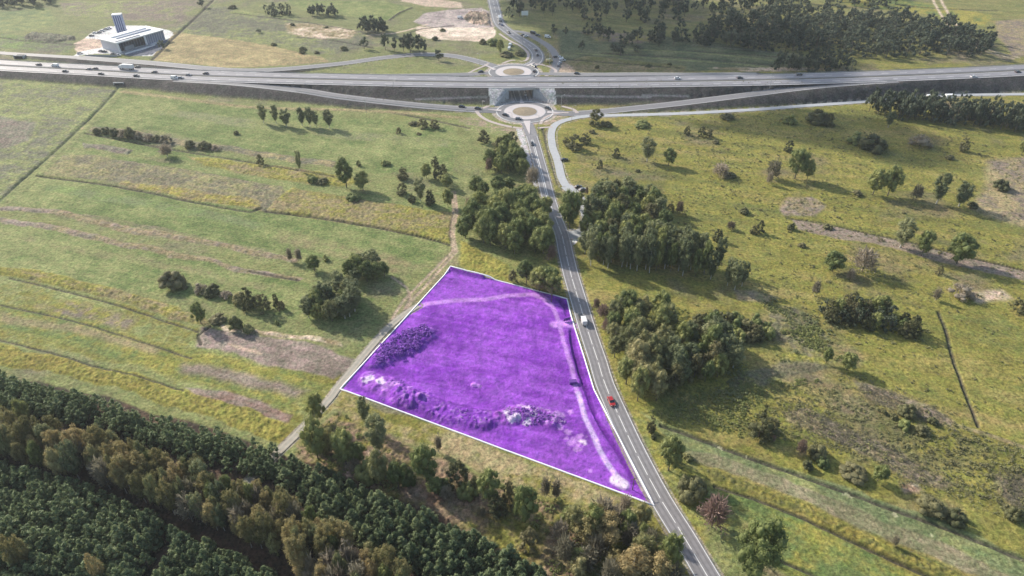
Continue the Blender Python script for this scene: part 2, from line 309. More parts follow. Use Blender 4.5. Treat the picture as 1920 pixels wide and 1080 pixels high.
# (name, colour, second colour, height, roughness, polygon in traced points, softness)
PAINT = [
 ('rough_meadow', G_GREY, G_PALE, .35,.35, [(-200,130),(0,148),(215,168),(196,195),(100,285),(0,376),(-200,480)], 1),
 ('', G_MAUVE, G_GREY, .5,.5, [(-60,215),(0,218),(68,230),(55,265),(0,282),(-60,290)], 2),
 ('mown_field', G_GREEN, G_PALE, .0,.05, [(222,172),(330,183),(470,200),(640,217),(760,228),(860,240),(852,322),(700,325),(600,300),(380,265),(300,245),(165,238)], 1),
 ('weed_strip', G_GREY, G_TAN, .3,.4, [(150,238),(230,240),(320,258),(450,277),(560,295),(628,303),(620,314),(430,285),(300,268),(160,247)], .8),
 ('', G_GREEN, G_PALE, .0,.05, [(150,250),(300,275),(560,312),(640,330),(625,346),(400,308),(130,272)], .8),
 ('weed_patch', G_MAUVE, G_GREY, .7,.6, [(155,268),(250,281),(240,290),(160,277)], .8),
 ('', G_TAN, G_OLIVE, .45,.5, [(350,292),(540,312),(700,340),(640,350),(520,338),(380,310)], .8),
 ('pale_strip', G_GREEN, G_PALE, .0,.05, [(110,276),(300,302),(540,342),(700,366),(860,388),(860,402),(640,372),(500,352),(320,312),(105,292)], .8),
 ('weed_field', (.195,.18,.12), (.225,.21,.10), .3,.35, [(100,290),(180,290),(300,312),(420,331),(530,352),(545,368),(490,393),(380,375),(220,342),(70,327)], .8),
 ('', G_TAN, G_YEL, .45,.4, [(230,340),(330,352),(430,368),(492,378),(486,394),(380,377),(225,347)], .6),
 ('green_field', G_GREEN, G_PALE, .0,.05, [(64,330),(200,347),(380,379),(500,396),(620,412),(780,440),(862,462),(850,485),(790,500),(740,520),(640,490),(450,460),(200,405),(-40,388),(30,360)], .8),
 ('tan_meadow', G_TAN, G_OLIVE, .4,.4, [(548,352),(700,378),(862,400),(850,440),(845,458),(700,428),(560,404),(498,392)], .8),
 ('green_field', G_GREEN, G_PALE, .0,.06, [(-60,400),(0,412),(150,440),(300,478),(420,500),(550,528),(700,560),(680,600),(620,612),(530,592),(430,572),(200,537),(0,502),(-60,495)], .8),
 ('weed_strip', G_TAN, G_MAUVE, .45,.4, [(-40,378),(0,384),(120,398),(250,425),(430,458),(560,486),(555,494),(400,462),(240,436),(120,408),(0,392),(-40,388)], .7),
 ('weed_strip', G_TAN, G_MAUVE, .45,.4, [(-40,400),(0,407),(110,425),(210,445),(310,468),(480,505),(570,524),(560,530),(420,500),(300,478),(180,450),(60,426),(-40,410)], .7),
 ('olive_field', G_OLIVE, G_PALE, .05,.15, [(-60,505),(0,515),(60,530),(250,575),(372,612),(372,640),(560,690),(655,712),(560,798),(400,742),(250,690),(100,655),(-60,640)], 1),
 ('', G_MAUVE, G_OLIVE, .05,.1, [(70,570),(140,565),(260,600),(240,620),(100,590)], 4),
 ('', G_GREEN, G_OLIVE, .05,.1, [(0,570),(160,600),(300,640),(400,665),(560,700),(600,730),(540,760),(380,720),(200,670),(0,610)], 3),
 ('tall_weed_strip', G_TAN, G_OLIVE, .7,.5, [(-60,492),(0,500),(60,505),(200,538),(300,565),(380,592),(400,612),(370,606),(250,573),(100,536),(20,520),(-60,512)], .6),
 ('tall_weed_strip', G_TAN, G_SAND, .4,.4, [(410,606),(470,615),(530,622),(560,630),(640,640),(640,650),(540,634),(420,618)], .6),
 ('', (.235,.225,.11), G_PALE, .05,.1, [(0,432),(200,470),(400,512),(520,538),(500,545),(380,520),(180,480),(0,444)], 2.5),
 ('', (.185,.225,.10), G_GREEN, .0,.05, [(90,345),(300,378),(500,418),(480,428),(280,390),(80,358)], 2.5),
 ('', (.24,.215,.11), G_PALE, .0,.05, [(520,430),(700,470),(800,500),(740,515),(620,480),(510,450)], 4),
 ('', (.22,.235,.12), G_PALE, .0,.05, [(300,200),(500,228),(700,250),(840,262),(838,275),(650,262),(450,238),(290,212)], 3),
 ('', (.235,.21,.11), G_TAN, .0,.08, [(0,585),(140,610),(300,650),(290,662),(140,625),(0,600)], 2.5),
 ('', (.20,.165,.12), G_MAUVE, .0,.08, [(350,680),(480,705),(580,735),(560,745),(450,722),(340,695)], 3),
 ('ploughed_field', G_MAUVE, (.25,.20,.17), .0,.08, [(378,612),(440,621),(560,641),(668,672),(655,692),(620,712),(500,684),(376,648)], 1.2),
 ('', G_SAND, G_DIRT, .0,.02, [(428,646),(450,649),(492,659),(488,664),(460,660),(430,651)], .3),
 ('yellow_weed_field', G_YEL, G_OLIVE, .45,.4, [(-60,636),(0,644),(100,668),(200,690),(300,715),(430,755),(556,795),(535,832),(480,815),(400,790),(250,740),(125,705),(-60,672)], .8),
 ('bare_strip', (.25,.165,.13), G_MAUVE, .0,.06, [(345,726),(420,736),(480,752),(555,776),(545,788),(500,782),(430,762),(370,742)], 1),
 ('olive_margin', G_OLIVE, G_TAN, .1,.15, [(638,733),(1227,955),(1260,1005),(1180,985),(1020,930),(860,870),(760,830),(630,770),(560,830),(560,800)], 1.2),
 ('rough_clearing', G_OLIVE, (.19,.14,.09), .4,.5, [(560,830),(640,775),(860,880),(1020,940),(1240,1010),(1330,1130),(1200,1200),(1020,1080),(880,1010),(700,930),(560,870)], 2),
 ('', G_RUST, G_DIRT, .2,.3, [(640,850),(690,845),(700,880),(650,895)], 1.5),
 ('', G_DIRT, G_RUST, .2,.3, [(755,905),(800,915),(840,940),(820,950),(760,930)], 1.2),
 ('', G_DIRT, G_RUST, .2,.3, [(860,920),(900,925),(905,945),(870,945)], 1.2),
 ('', G_RUST, G_TAN, .2,.3, [(1030,990),(1080,1000),(1120,1050),(1060,1070),(1020,1030)], 1.5),
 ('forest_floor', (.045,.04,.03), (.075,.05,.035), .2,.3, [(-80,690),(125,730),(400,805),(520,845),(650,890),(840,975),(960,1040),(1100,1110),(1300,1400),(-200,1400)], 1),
 ('crossroad_verge', (.255,.23,.14), (.22,.21,.10), .1,.2, [(815,500),(846,465),(862,470),(862,498),(845,503),(790,562),(715,630),(712,618),(765,560)], 2.5),
 ('yellow_meadow', G_YEL, G_OLIVE, .3,.4, [(862,450),(900,470),(960,495),(960,530),(890,512),(862,500)], 1.5),
 ('scrub_field', (.175,.165,.10), G_OLIVE, .2,.3, [(1440,575),(1480,572),(1530,600),(1560,640),(1550,690),(1480,705),(1420,740),(1370,735),(1380,700),(1440,690),(1480,650),(1450,610)], 1.5),
 ('reed_strip', (.20,.175,.125), G_TAN, .25,.2, [(1475,770),(1510,768),(1560,795),(1640,830),(1740,880),(1790,905),(1770,915),(1700,890),(1600,845),(1520,810),(1475,790)], 1),
 ('reed_patch', G_TAN, (.24,.20,.15), .15,.2, [(1600,715),(1680,735),(1740,760),(1790,790),(1790,805),(1700,775),(1620,740)], 2),
 ('reed_patch', (.20,.175,.125), G_TAN, .2,.2, [(1860,890),(1960,900),(1960,960),(1900,950),(1865,920)], 2),
 ('pale_track_strip', (.28,.225,.17), G_MAUVE, .0,.1, [(1488,412),(1510,414),(1580,424),(1700,455),(1800,480),(1960,516),(1960,535),(1800,502),(1640,458),(1500,430)], 1),
 ('dry_pasture', G_MAUVE, G_TAN, .1,.2, [(1850,300),(1990,290),(1990,450),(1860,410),(1820,390),(1850,350)], 5),
 ('', G_TAN, G_MAUVE, .2,.4, [(1475,372),(1520,370),(1550,385),(1530,405),(1480,408),(1465,395)], 2),
 ('', G_SAND, G_TAN, .1,.2, [(1810,548),(1880,545),(1895,562),(1830,565)], 3),
 ('', G_SAND, G_RUST, .1,.3, [(1690,900),(1725,900),(1730,918),(1700,922)], 2),
 ('', G_MAUVE, G_TAN, .1,.2, [(1370,540),(1420,545),(1460,560),(1440,570),(1380,560)], 2),
 ('green_strip', G_TEAL, G_PALE, .0,.08, [(1200,770),(1300,812),(1400,850),(1530,893),(1720,962),(1960,1060),(1960,1130),(1860,1062),(1700,1000),(1550,930),(1400,880),(1285,845),(1235,800)], .8),
 ('field_track', (.205,.20,.11), (.235,.21,.13), .0,.06, [(1280,842),(1340,848),(1450,890),(1580,938),(1700,992),(1900,1080),(2000,1130),(1930,1130),(1830,1080),(1660,1005),(1500,935),(1380,890),(1300,862)], .8),
 ('yellow_weed_strip', G_YEL, G_DOLIVE, .45,.4, [(1300,864),(1380,895),(1500,940),(1660,1010),(1840,1090),(1780,1090),(1640,1035),(1500,965),(1340,905)], .7),
 ('green_field', G_GREEN, G_OLIVE, .05,.12, [(1335,910),(1500,970),(1640,1040),(1760,1095),(1560,1120),(1440,1050),(1400,980),(1350,940)], 1),
 ('pale_meadow', G_PALE, G_OLIVE, .1,.15, [(1160,780),(1200,775),(1285,848),(1340,910),(1400,1000),(1440,1100),(1360,1100),(1300,980),(1230,870)], 2),
 ('shade_tinted_meadow', (.095,.125,.065), (.13,.14,.07), .1,.3, [(1045,55),(1290,72),(1560,116),(1500,128),(1290,134),(1070,135),(1050,100)], 4),  # dark green grass, colour deepened further to stand in for cloud shade
 ('rough_field', G_GREY, G_PALE, .2,.4, [(395,8),(540,35),(680,58),(705,82),(620,103),(400,68),(315,60),(372,30)], 2),
 ('', G_TAN, G_SAND, .3,.6, [(535,44),(600,45),(672,58),(660,72),(600,74),(540,62)], 3),
 ('green_field', G_GREEN, G_PALE, .0,.1, [(540,0),(720,3),(772,14),(725,38),(640,30),(560,18)], 2),
 ('', G_MAUVE, G_PALE, .2,.4, [(110,5),(300,0),(370,8),(340,40),(230,38),(120,28)], 3),
 ('', G_GREY, G_GREEN, .2,.4, [(0,62),(140,80),(130,100),(0,90)], 3),
 ('green_field', G_GREEN, G_YEL, .0,.1, [(1540,-10),(1700,0),(1760,10),(1860,28),(1850,50),(1720,24),(1600,12)], 2),
 ('brown_slope', G_MAUVE, G_TAN, .1,.3, [(1868,40),(2000,30),(2000,110),(1900,105),(1870,70)], 2),
 ('', G_TAN, G_DOLIVE, .2,.5, [(1040,118),(1100,105),(1200,115),(1290,125),(1280,137),(1060,137)], 2),
 ('', G_MAUVE, G_OLIVE, .1,.3, [(1090,60),(1180,62),(1250,72),(1200,82),(1120,78)], 3),
 ('tan_field', G_TAN, (.33,.27,.14), .0,.05, [(312,60),(400,68),(500,85),(600,106),(620,116),(560,122),(430,127),(285,113),(292,90)], 1),
 ('green_field', (.15,.20,.085), G_PALE, .0,.05, [(-200,20),(0,22),(90,15),(110,45),(60,58),(-200,62)], 4),
 ('weed_patch', G_DARK, G_GREY, 1.2,1.2, [(46,68),(60,60),(95,63),(140,68),(142,76),(100,79),(50,75)], 1),
 ('construction_site', (.33,.28,.27), (.40,.34,.31), .0,.25, [(775,40),(800,24),(840,19),(905,14),(925,25),(928,50),(900,58),(860,52),(800,50)], 1.5),
 ('sand_pit', G_SAND, (.66,.56,.46), .0,.15, [(780,50),(860,52),(925,52),(928,70),(905,78),(850,76),(800,73),(778,62)], 1.2),
 ('', G_SAND, G_DIRT, .0,.1, [(760,-10),(865,5),(865,15),(800,12),(750,2)], 2),
 ('', G_DARK, G_DIRT, 1.6,1.6, [(880,22),(920,25),(922,50),(885,46),(870,35)], 1.5),
 ('concrete_yard', G_WHITE, (.62,.61,.60), .0,.0, [(137,106),(158,95),(150,80),(172,62),(205,50),(240,48),(270,48),(318,56),(324,66),(300,85),(288,106),(240,103),(172,101)], .4),
 ('shade_tinted_paving', (.10,.11,.14), (.14,.15,.18), .0,.0, [(229,101),(262,95),(300,80),(319,70),(306,88),(286,103),(250,106),(232,104)], .3),  # the showroom's shade on its yard, painted in as dark blue-grey ground
 ('bare_yard', (.46,.34,.28), G_SAND, .0,.08, [(140,82),(160,72),(195,75),(192,88),(150,97),(140,92)], .8),
 ('', G_DIRT, G_PALE, .0,.1, [(950,236),(900,225),(895,215),(860,225),(870,245),(905,250),(960,262),(975,290),(985,290),(980,245)], 3),
 ('paved_bay', G_CONC, (.44,.42,.42), .0,.0, [(966,242),(984,242),(1002,300),(1012,348),(1004,350),(984,300)], .3),
 ('', G_DIRT, G_SAND, .0,.1, [(1066,338),(1076,345),(1112,405),(1104,412),(1080,372)], .8),
 ('junction_apron', (.40,.39,.40), G_CONC, .0,.0, [(1058,428),(1085,430),(1104,425),(1104,450),(1085,452),(1070,470),(1062,455)], .5),
 ('', G_DIRT, G_SAND, .0,.1, [(1010,130),(1050,112),(1075,128),(1080,138),(1040,140)], 2),
 ('', G_PALE, G_OLIVE, .0,.1, [(1008,122),(1030,126),(1038,134),(1015,138),(1005,130)], .6),
 ('', G_PALE, G_DIRT, .0,.1, [(1015,232),(1025,218),(1060,212),(1066,220),(1040,228),(1025,236)], .6),
 ('', G_TAN, G_SAND, .1,.1, [(1320,127),(1500,127),(1620,131),(1500,134),(1380,133)], 3),
 ('purple_plot', P_MID, (.28,.08,.51), .0,.10, PURPLE, 0),
]
# thin features: (colour, half width m, height, points, z)
LINES = [
 ((.115,.13,.07),.4,-.6,[(222,163),(196,195),(150,240),(100,287),(45,335),(0,376),(-60,430)]),
 (G_PALE,2.2,.2,[(228,170),(205,198),(155,250),(108,295),(55,345),(8,385)]),
 (G_DARK,.8,-.7,[(400,0),(370,30),(340,58),(318,78),(300,98),(285,112)]),
 (G_DARK,.32,-.35,[(18,522),(100,541),(200,567),(300,598),(372,622)]),
 (G_DARK,.3,-.25,[(0,572),(100,593),(200,620),(300,652),(360,672)]),
 (G_DARK,.3,-.25,[(-20,634),(60,652),(170,684),(300,718),(345,733)]),
 (G_DARK,.5,-.6,[(498,396),(620,412),(780,442),(846,460)]),
 (G_DARK,.5,-.6,[(160,250),(300,276),(470,304),(640,334)]),
 (G_DARK,.5,-.6,[(70,330),(220,350),(380,382),(470,397),(490,390)]),
 (G_DARK,.45,-.4,[(470,508),(560,527)]),
 (G_DARK,.4,-.4,[(378,645),(372,628),(395,612)]),
 (G_DARK,.6,-.6,[(1240,797),(1300,818),(1400,856),(1530,902),(1720,972),(1860,1025),(1960,1065)]),
 (G_DARK,.45,-.5,[(1340,912),(1420,938),(1520,978),(1640,1035),(1760,1088)]),
 (G_DARK,.4,-.4,[(1460,1048),(1530,1080),(1580,1105)]),
 (G_DARK,.5,-.5,[(1478,410),(1540,417),(1640,440),(1720,458),(1830,486),(1960,516)]),
 (G_DARK,.5,-.6,[(1760,585),(1772,615),(1790,680),(1805,725),(1835,800)]),
 (G_TAN,.9,.3,[(1800,800),(1850,815),(1920,840)]),
 (G_DIRT,.5,-.1,[(848,360),(850,400),(845,440),(850,470),(820,500),(760,560),(730,610)]),
 (G_DIRT,.5,-.1,[(853,360),(856,400),(850,442),(856,472),(830,500),(776,560),(742,608)]),
 (G_DIRT,.4,-.15,[(735,520),(762,540),(770,560),(755,590)]),
 (G_SAND,.6,0,[(1740,-20),(1760,20),(1790,60),(1830,90),(1900,110)]),
 (G_SAND,.6,0,[(1755,-20),(1775,20),(1805,60),(1845,90),(1910,108)]),
 (G_GREY,1.0,.5,[(1300,85),(1420,96),(1500,104)]), (G_DARK,.8,-.5,[(1130,100),(1280,108),(1450,122)]), (G_PALE,.8,.0,[(1180,92),(1330,101),(1470,116)]),
 (G_DARK,.7,-.5,[(1290,95),(1380,101),(1480,108)]), (G_DARK,.8,-.5,[(640,200),(760,215),(880,240)]),
 (G_TAN,2.0,.2,[(230,172),(330,184),(480,202),(640,206),(760,212),(870,222)]),
 (G_DARK,.8,-.6,[(1018,240),(1026,275),(1036,312),(1047,345)]), (G_OLIVE,.9,.1,[(1024,240),(1031,275),(1041,312),(1052,348)]),
 (G_DARK,.8,-.6,[(1680,8),(1760,16),(1870,20)]), (G_DARK,.7,-.5,[(560,70),(620,75),(700,90)]),
 (G_DARK,.8,-.5,[(1050,110),(1150,118),(1280,128)]), (G_PALE,.8,.0,[(1080,100),(1200,108),(1320,116),(1440,126)]), (G_DARK,.8,.7,[(730,38),(750,24),(772,15)]),
 (G_DARK,.6,-.4,[(770,60),(790,54),(850,48)]), (G_SAND,.9,.0,[(690,66),(740,62),(780,52),(800,46)]), (G_DARK,.7,-.4,[(0,70),(60,78),(150,84)]), (G_DARK,.7,-.4,[(440,25),(560,40),(660,56)]),
 # inside the plot
 (P_LT,1.2,0,[(776,580),(800,570),(850,564),(910,562),(950,554),(1000,552),(1020,560),(1032,572)]),
 (P_LT,.7,0,[(1022,560),(1035,572),(1044,592),(1050,612),(1056,640),(1064,665),(1072,690),(1077,712),(1082,735)]),
 (P_LT,2.0,0,[(1040,608),(1058,606),(1078,609)]),
 ((.62,.46,.80),.8,.05,[(1084,737),(1092,762),(1098,785),(1112,812),(1122,838),(1134,862),(1150,885),(1160,900)]),
 (P_WH,1.8,.2,[(1154,900),(1168,908)]),
 (P_DK,.8,-.9,[(1050,562),(1062,578),(1064,590)]), (P_DK,.9,-.9,[(1072,620),(1075,650),(1086,690),(1096,720)]),
 (P_DK,.7,-.5,[(1096,722),(1112,765),(1130,800),(1160,850),(1190,905)]),
 (P_DK,.7,1.0,[(845,506),(870,513),(905,521)]),
]
def bbsel(P, m): 
    a = np.array(P); return (GX > a[:,0].min()-m) & (GX < a[:,0].max()+m) & (GY > a[:,1].min()-m) & (GY < a[:,1].max()+m)
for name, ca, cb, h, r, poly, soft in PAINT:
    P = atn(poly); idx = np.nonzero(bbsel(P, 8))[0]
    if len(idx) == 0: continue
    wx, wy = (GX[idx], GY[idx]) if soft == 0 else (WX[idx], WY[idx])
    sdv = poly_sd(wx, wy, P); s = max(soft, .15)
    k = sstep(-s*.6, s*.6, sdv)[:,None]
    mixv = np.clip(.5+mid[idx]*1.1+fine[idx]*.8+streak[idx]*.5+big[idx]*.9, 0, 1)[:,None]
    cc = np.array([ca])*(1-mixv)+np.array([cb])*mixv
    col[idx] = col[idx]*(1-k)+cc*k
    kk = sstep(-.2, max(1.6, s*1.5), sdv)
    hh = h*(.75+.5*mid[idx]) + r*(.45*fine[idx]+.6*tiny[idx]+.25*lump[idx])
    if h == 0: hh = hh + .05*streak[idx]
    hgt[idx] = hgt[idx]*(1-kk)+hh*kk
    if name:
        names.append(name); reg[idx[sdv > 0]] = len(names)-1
for cc, hw, h, pts in LINES:
    L_ = np.c_[atn(pts), np.zeros(len(pts))]; idx = np.nonzero(bbsel(L_, hw+4))[0]
    if len(idx) == 0: continue
    wx, wy = warp(GX[idx], GY[idx], .22); d, _ = line_d(wx, wy, smooth_line(L_, 8))
    cell = np.maximum(.25, GY[idx]*.0018)
    k = 1-sstep(hw*.6, hw*1.1+cell, d); k2 = k[:,None]*.9
    v = (1+.25*fine[idx])[:,None]
    col[idx] = col[idx]*(1-k2)+np.array([cc])*v*k2; hgt[idx] = hgt[idx]*(1-k)+(h*(1+.4*mid[idx]))*k
# spoil heaps and weed mound inside the plot (real relief)
def mound(pts, hw, h, rough, cc, seed, amt=.9):
    L_ = np.c_[atn(pts), np.zeros(len(pts))]; idx = np.nonzero(bbsel(L_, hw+4))[0]
    wx, wy = warp(GX[idx], GY[idx], .8); d, _ = line_d(wx, wy, smooth_line(L_, 4))
    k = 1-sstep(hw*.35, hw, d); n = fbm(GX[idx], GY[idx], 2.6, 4, seed)
    hgt[idx] += k*h*(1+.5*n)+k*rough*(np.abs(n)*1.6-.3+.3*tiny[idx])
    kk = (sstep(.05, .4, k)*amt*(.75+.25*n))[:,None]; tt = sstep(.15, .6, tiny[idx]*.7+fine[idx]*.6)[:,None]*.6
    col[idx] = col[idx]*(1-kk)+(np.array([cc])*(1-tt)+np.array([P_LT])*tt)*kk
mound([(708,672),(740,652),(770,638),(792,628)], 7.5, 1.3, .45, (.17,.035,.38), 301)
mound([(690,716),(730,727),(770,748)], 5.0, .9, .5, (.34,.11,.56), 302)
mound([(760,742),(800,760),(850,778),(905,790)], 5.6, 1.3, .55, (.17,.035,.38), 303)
mound([(945,784),(975,776),(1010,782),(1028,786)], 4.6, 1.1, .6, (.32,.08,.50), 304)
mound([(888,721),(900,723)], 1.0, .5, .5, P_LT, 305)
for cx, cy, rr, cc in ((692,712,2.2,P_WH),(712,718,1.8,P_WH),(732,724,1.5,P_LT),(950,778,1.4,P_WH),(958,790,1.3,P_WH),(985,768,1.8,P_WH),(998,778,1.6,P_WH),(988,793,1.2,P_WH),(1045,778,2.0,P_LT),(1038,790,1.0,P_LT),(1075,828,2.6,P_LT),(1088,820,1.6,P_LT),(1105,884,1.0,P_LT),(1030,772,1.4,P_LT),(1052,800,1.2,P_LT),(1066,812,1.5,P_LT),(1082,838,1.6,P_LT),(1094,828,1.2,P_WH),(1025,795,1.0,P_LT),(1070,772,1.0,P_LT),(720,730,1.6,P_LT),(745,722,1.4,P_LT),(770,733,1.2,P_LT),(800,745,1.2,P_LT),(968,783,1.5,P_WH),(975,762,1.3,P_LT)):
    c = at(cx, cy); idx = np.nonzero((abs(GX-c.x) < 6) & (abs(GY-c.y) < 6))[0]
    d = np.hypot(GX[idx]-c.x, GY[idx]-c.y)/rr + .55*fine[idx]+.4*tiny[idx]; k = ((1-sstep(.55, 1.0, d))*.9)[:,None]; col[idx] = col[idx]*(1-k)+np.array([cc])*k
# the plot's own mottling
pi = np.nonzero(reg == names.index('purple_plot'))[0]
m_ = (1+.24*fbm(GX[pi], GY[pi], 14, 4, 201)+.16*streak[pi]+.08*fine[pi])[:,None]; col[pi] *= m_
# bright flecks on the green strip
fl = (reg == names.index('green_strip')) & (fbm(GX, GY, 3.4, 3, 401) > .52); col[fl] = col[fl]*.3+np.array([.42,.42,.26])*.7
# general tone breakup
nonp = (reg != names.index('purple_plot'))
col[nonp] *= (1+.24*mid+.16*fine+.18*big+.12*streak)[nonp][:,None]
# embankments and road beds
emb = np.full(NV, -50.0); bed = np.full(NV, 1e9); bedz = np.zeros(NV)
for rn, (L_, hw, up) in ROADS.items():
    m = 14*1.0+hw+4 if up else hw+6
    idx = np.nonzero(bbsel(L_, m))[0]
    # block filter to keep it fast
    dd = np.full(len(idx), 1e9); zz = np.zeros(len(idx)); Ls = L_[::3] if len(L_) > 30 else L_
    if not np.allclose(Ls[-1], L_[-1]): Ls = np.vstack([Ls, L_[-1]])
    gx, gy = GX[idx], GY[idx]
    for i in range(len(Ls)-1):
        a, b_ = Ls[i], Ls[i+1]
        q = np.nonzero((gx > min(a[0],b_[0])-m) & (gx < max(a[0],b_[0])+m) & (gy > min(a[1],b_[1])-m) & (gy < max(a[1],b_[1])+m))[0]
        if len(q) == 0: continue
        e = b_-a; t = np.clip(((gx[q]-a[0])*e[0]+(gy[q]-a[1])*e[1])/(e[0]**2+e[1]**2+1e-9), 0, 1)
        D = np.hypot(gx[q]-a[0]-t*e[0], gy[q]-a[1]-t*e[1]); w = D < dd[q]; dd[q[w]] = D[w]; zz[q[w]] = (a[2]+t*e[2])[w]
    if up: emb[idx] = np.maximum(emb[idx], zz-.15-np.maximum(0, dd-hw-1.3)/1.5)
    rel = dd-hw; w = (rel < .7) & (rel < bed[idx]) ; j = idx[w]
    # the higher road wins where two beds meet
    bed[j] = np.minimum(bed[j], rel[w]); bedz[j] = np.where(rn == 'motorway', zz[w], np.maximum(bedz[j]*0, zz[w]))
    fl_ = idx[(rel < 4)]; kf = 1-sstep(1.0, 4, rel[rel < 4]); hgt[fl_] = hgt[fl_]*(1-kf)-.12*kf
onemb = emb > .12+hgt*0
slope_n = (.25*fine+.2*tiny)
e_ = np.nonzero(onemb & (emb > hgt))[0]
names.append('embankment'); EMB = len(names)-1
hgt[e_] = emb[e_]+slope_n[e_]*np.clip(emb[e_], 0, .6)*(bed[e_] > 1); reg[e_] = EMB
gcol = np.array([G_EMB])*(1+.35*mid[e_]+.3*fine[e_])[:,None]; col[e_] = gcol
low = np.clip(1-emb[e_]/1.4, 0, 1)*(.5+.5*mid[e_]); col[e_] = col[e_]*(1-low[:,None])+np.array([G_PALE])*low[:,None]
b_ = np.nonzero(bed < .7)[0]; hgt[b_] = bedz[b_]-.15
# weather the slopes: relax every embankment vertex that is not road bed
HG2 = hgt.reshape(NY, NX); mk = ((reg == EMB) & (bed > .7)).reshape(NY, NX)
for _ in range(14):
    av = HG2.copy(); av[1:-1,1:-1] = (HG2[:-2,1:-1]+HG2[2:,1:-1]+HG2[1:-1,:-2]+HG2[1:-1,2:]+2*HG2[1:-1,1:-1])/6; HG2[mk] = av[mk]
hgt = HG2.ravel()
# verge next to carriageways
vg = (bed > .0) & (bed < .6) & (bedz < .3); col[vg] = np.array([[.30,.27,.21]])*(1+.3*fine[vg])[:,None]
# roundabouts level
for c, r_ in ((RB1, 20), (RB2, 20)):
    d = np.hypot(GX-c.x, GY-c.y); w = (d < r_) & (hgt < 1.0); hgt[w] = -.15; w2 = (d < r_) & (d > 17) & (hgt < 1); col[w2] = np.array([[.40,.35,.30]])
# paved slopes by the bridge and the cut for the underpass
du = (GX-AX0.x)*anrm.x+(GY-AX0.y)*anrm.y; dv = (GX-AX0.x)*adir.x+(GY-AX0.y)*adir.y
NEARV = (Vector((6,427,0))-AX0).dot(adir); FARV = (Vector((3,448,0))-AX0).dot(adir)
pv = (abs(du) < 20.5) & (reg == EMB) & (GY < 440); col[pv] = np.array([G_CONC])*(1+.10*fine[pv])[:,None]
HALFW = 8.0
cut = abs(du) < HALFW+.1+np.maximum(0, NEARV-dv)*.85+np.maximum(0, dv-FARV)*.85
cut &= (dv > NEARV-14) & (dv < FARV+14) & (hgt > -.1)
# ground falls away under the bridge
hgt[cut] = -.15; col[cut] = np.array([[.38,.36,.34]])
# drain lines and berm on the slope
for pts, z in (([(1040,183.5),(1160,183),(1290,181.5)], 3), ([(780,183),(860,183),(912,183)], 3)):
    L_ = np.c_[atn(pts, z), np.zeros(len(pts))]; d, _ = line_d(GX, GY, L_); w = (d < .7) & (reg == EMB); col[w] = .2
# trees' shade-loving strip: nothing more; assemble the sheets
col = np.clip(col, .01, .9)
hgt = np.where(GY > 728, -.3, hgt)
idg = np.arange(NV).reshape(NY, NX)
Q = np.stack([idg[:-1,:-1], idg[:-1,1:], idg[1:,1:], idg[1:,:-1]], -1).reshape(-1, 4)
qr = reg[Q[:,0]]; V3 = np.stack([GX, GY, hgt], 1)
HG = hgt.reshape(NY, NX)
def ground_z(x, y):
    j = np.log(np.clip(y, 84.1, 734)/84)/np.log(735/84)*(NY-1); j0 = int(j); hw_ = (Yr[j0]*CP+CAMH*SP)*960/F*1.10+4
    i = (x/hw_+1)/2*(NX-1); i = int(min(max(i, 0), NX-1)); return float(HG[j0, i])
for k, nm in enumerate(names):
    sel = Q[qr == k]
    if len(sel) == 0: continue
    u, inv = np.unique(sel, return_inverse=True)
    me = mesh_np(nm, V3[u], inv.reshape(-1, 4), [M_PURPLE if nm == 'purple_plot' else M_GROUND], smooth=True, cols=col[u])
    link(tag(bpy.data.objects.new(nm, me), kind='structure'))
# land beyond the frame, out to the horizon: a ring of quads outside the detailed sheet
def outer_ground():
    X0 = hwid; pts = []; q = []
    B = 5000; v = []; c = []
    ring = [(-X0[0], Yr[0]), (X0[0], Yr[0]), (X0[-1], Yr[-1]), (-X0[-1], Yr[-1])]
    out = [(-B, -B), (B, -B), (B, B), (-B, B)]
    n = 60
    for s in range(4):
        a0, a1 = np.array(ring[s]), np.array(ring[(s+1) % 4]); b0, b1 = np.array(out[s]), np.array(out[(s+1) % 4])
        for i in range(n):
            t = i/n
            for r_ in range(13):
                w = (r_/12)**2.2; p = (a0+(a1-a0)*t)*(1-w)+(b0+(b1-b0)*t)*w; v.append((p[0], p[1], -.35)); c.append(0)
    N = 4*n
    for i in range(N):
        for r_ in range(12):
            a = i*13+r_; b = ((i+1) % N)*13+r_; q.append((a, a+1, b+1, b))
    v = np.array(v); g = fbm(v[:,0], v[:,1], 120, 3, 91)
    cc = np.array([G_PALE])*(.5-.5*g)[:,None]+np.array([G_DOLIVE])*(.5+.5*g)[:,None]
    me = mesh_np('ground', v, q, [M_GROUND], cols=np.clip(cc, .03, .5)); link(tag(bpy.data.objects.new('ground', me), kind='structure'))
outer_ground()
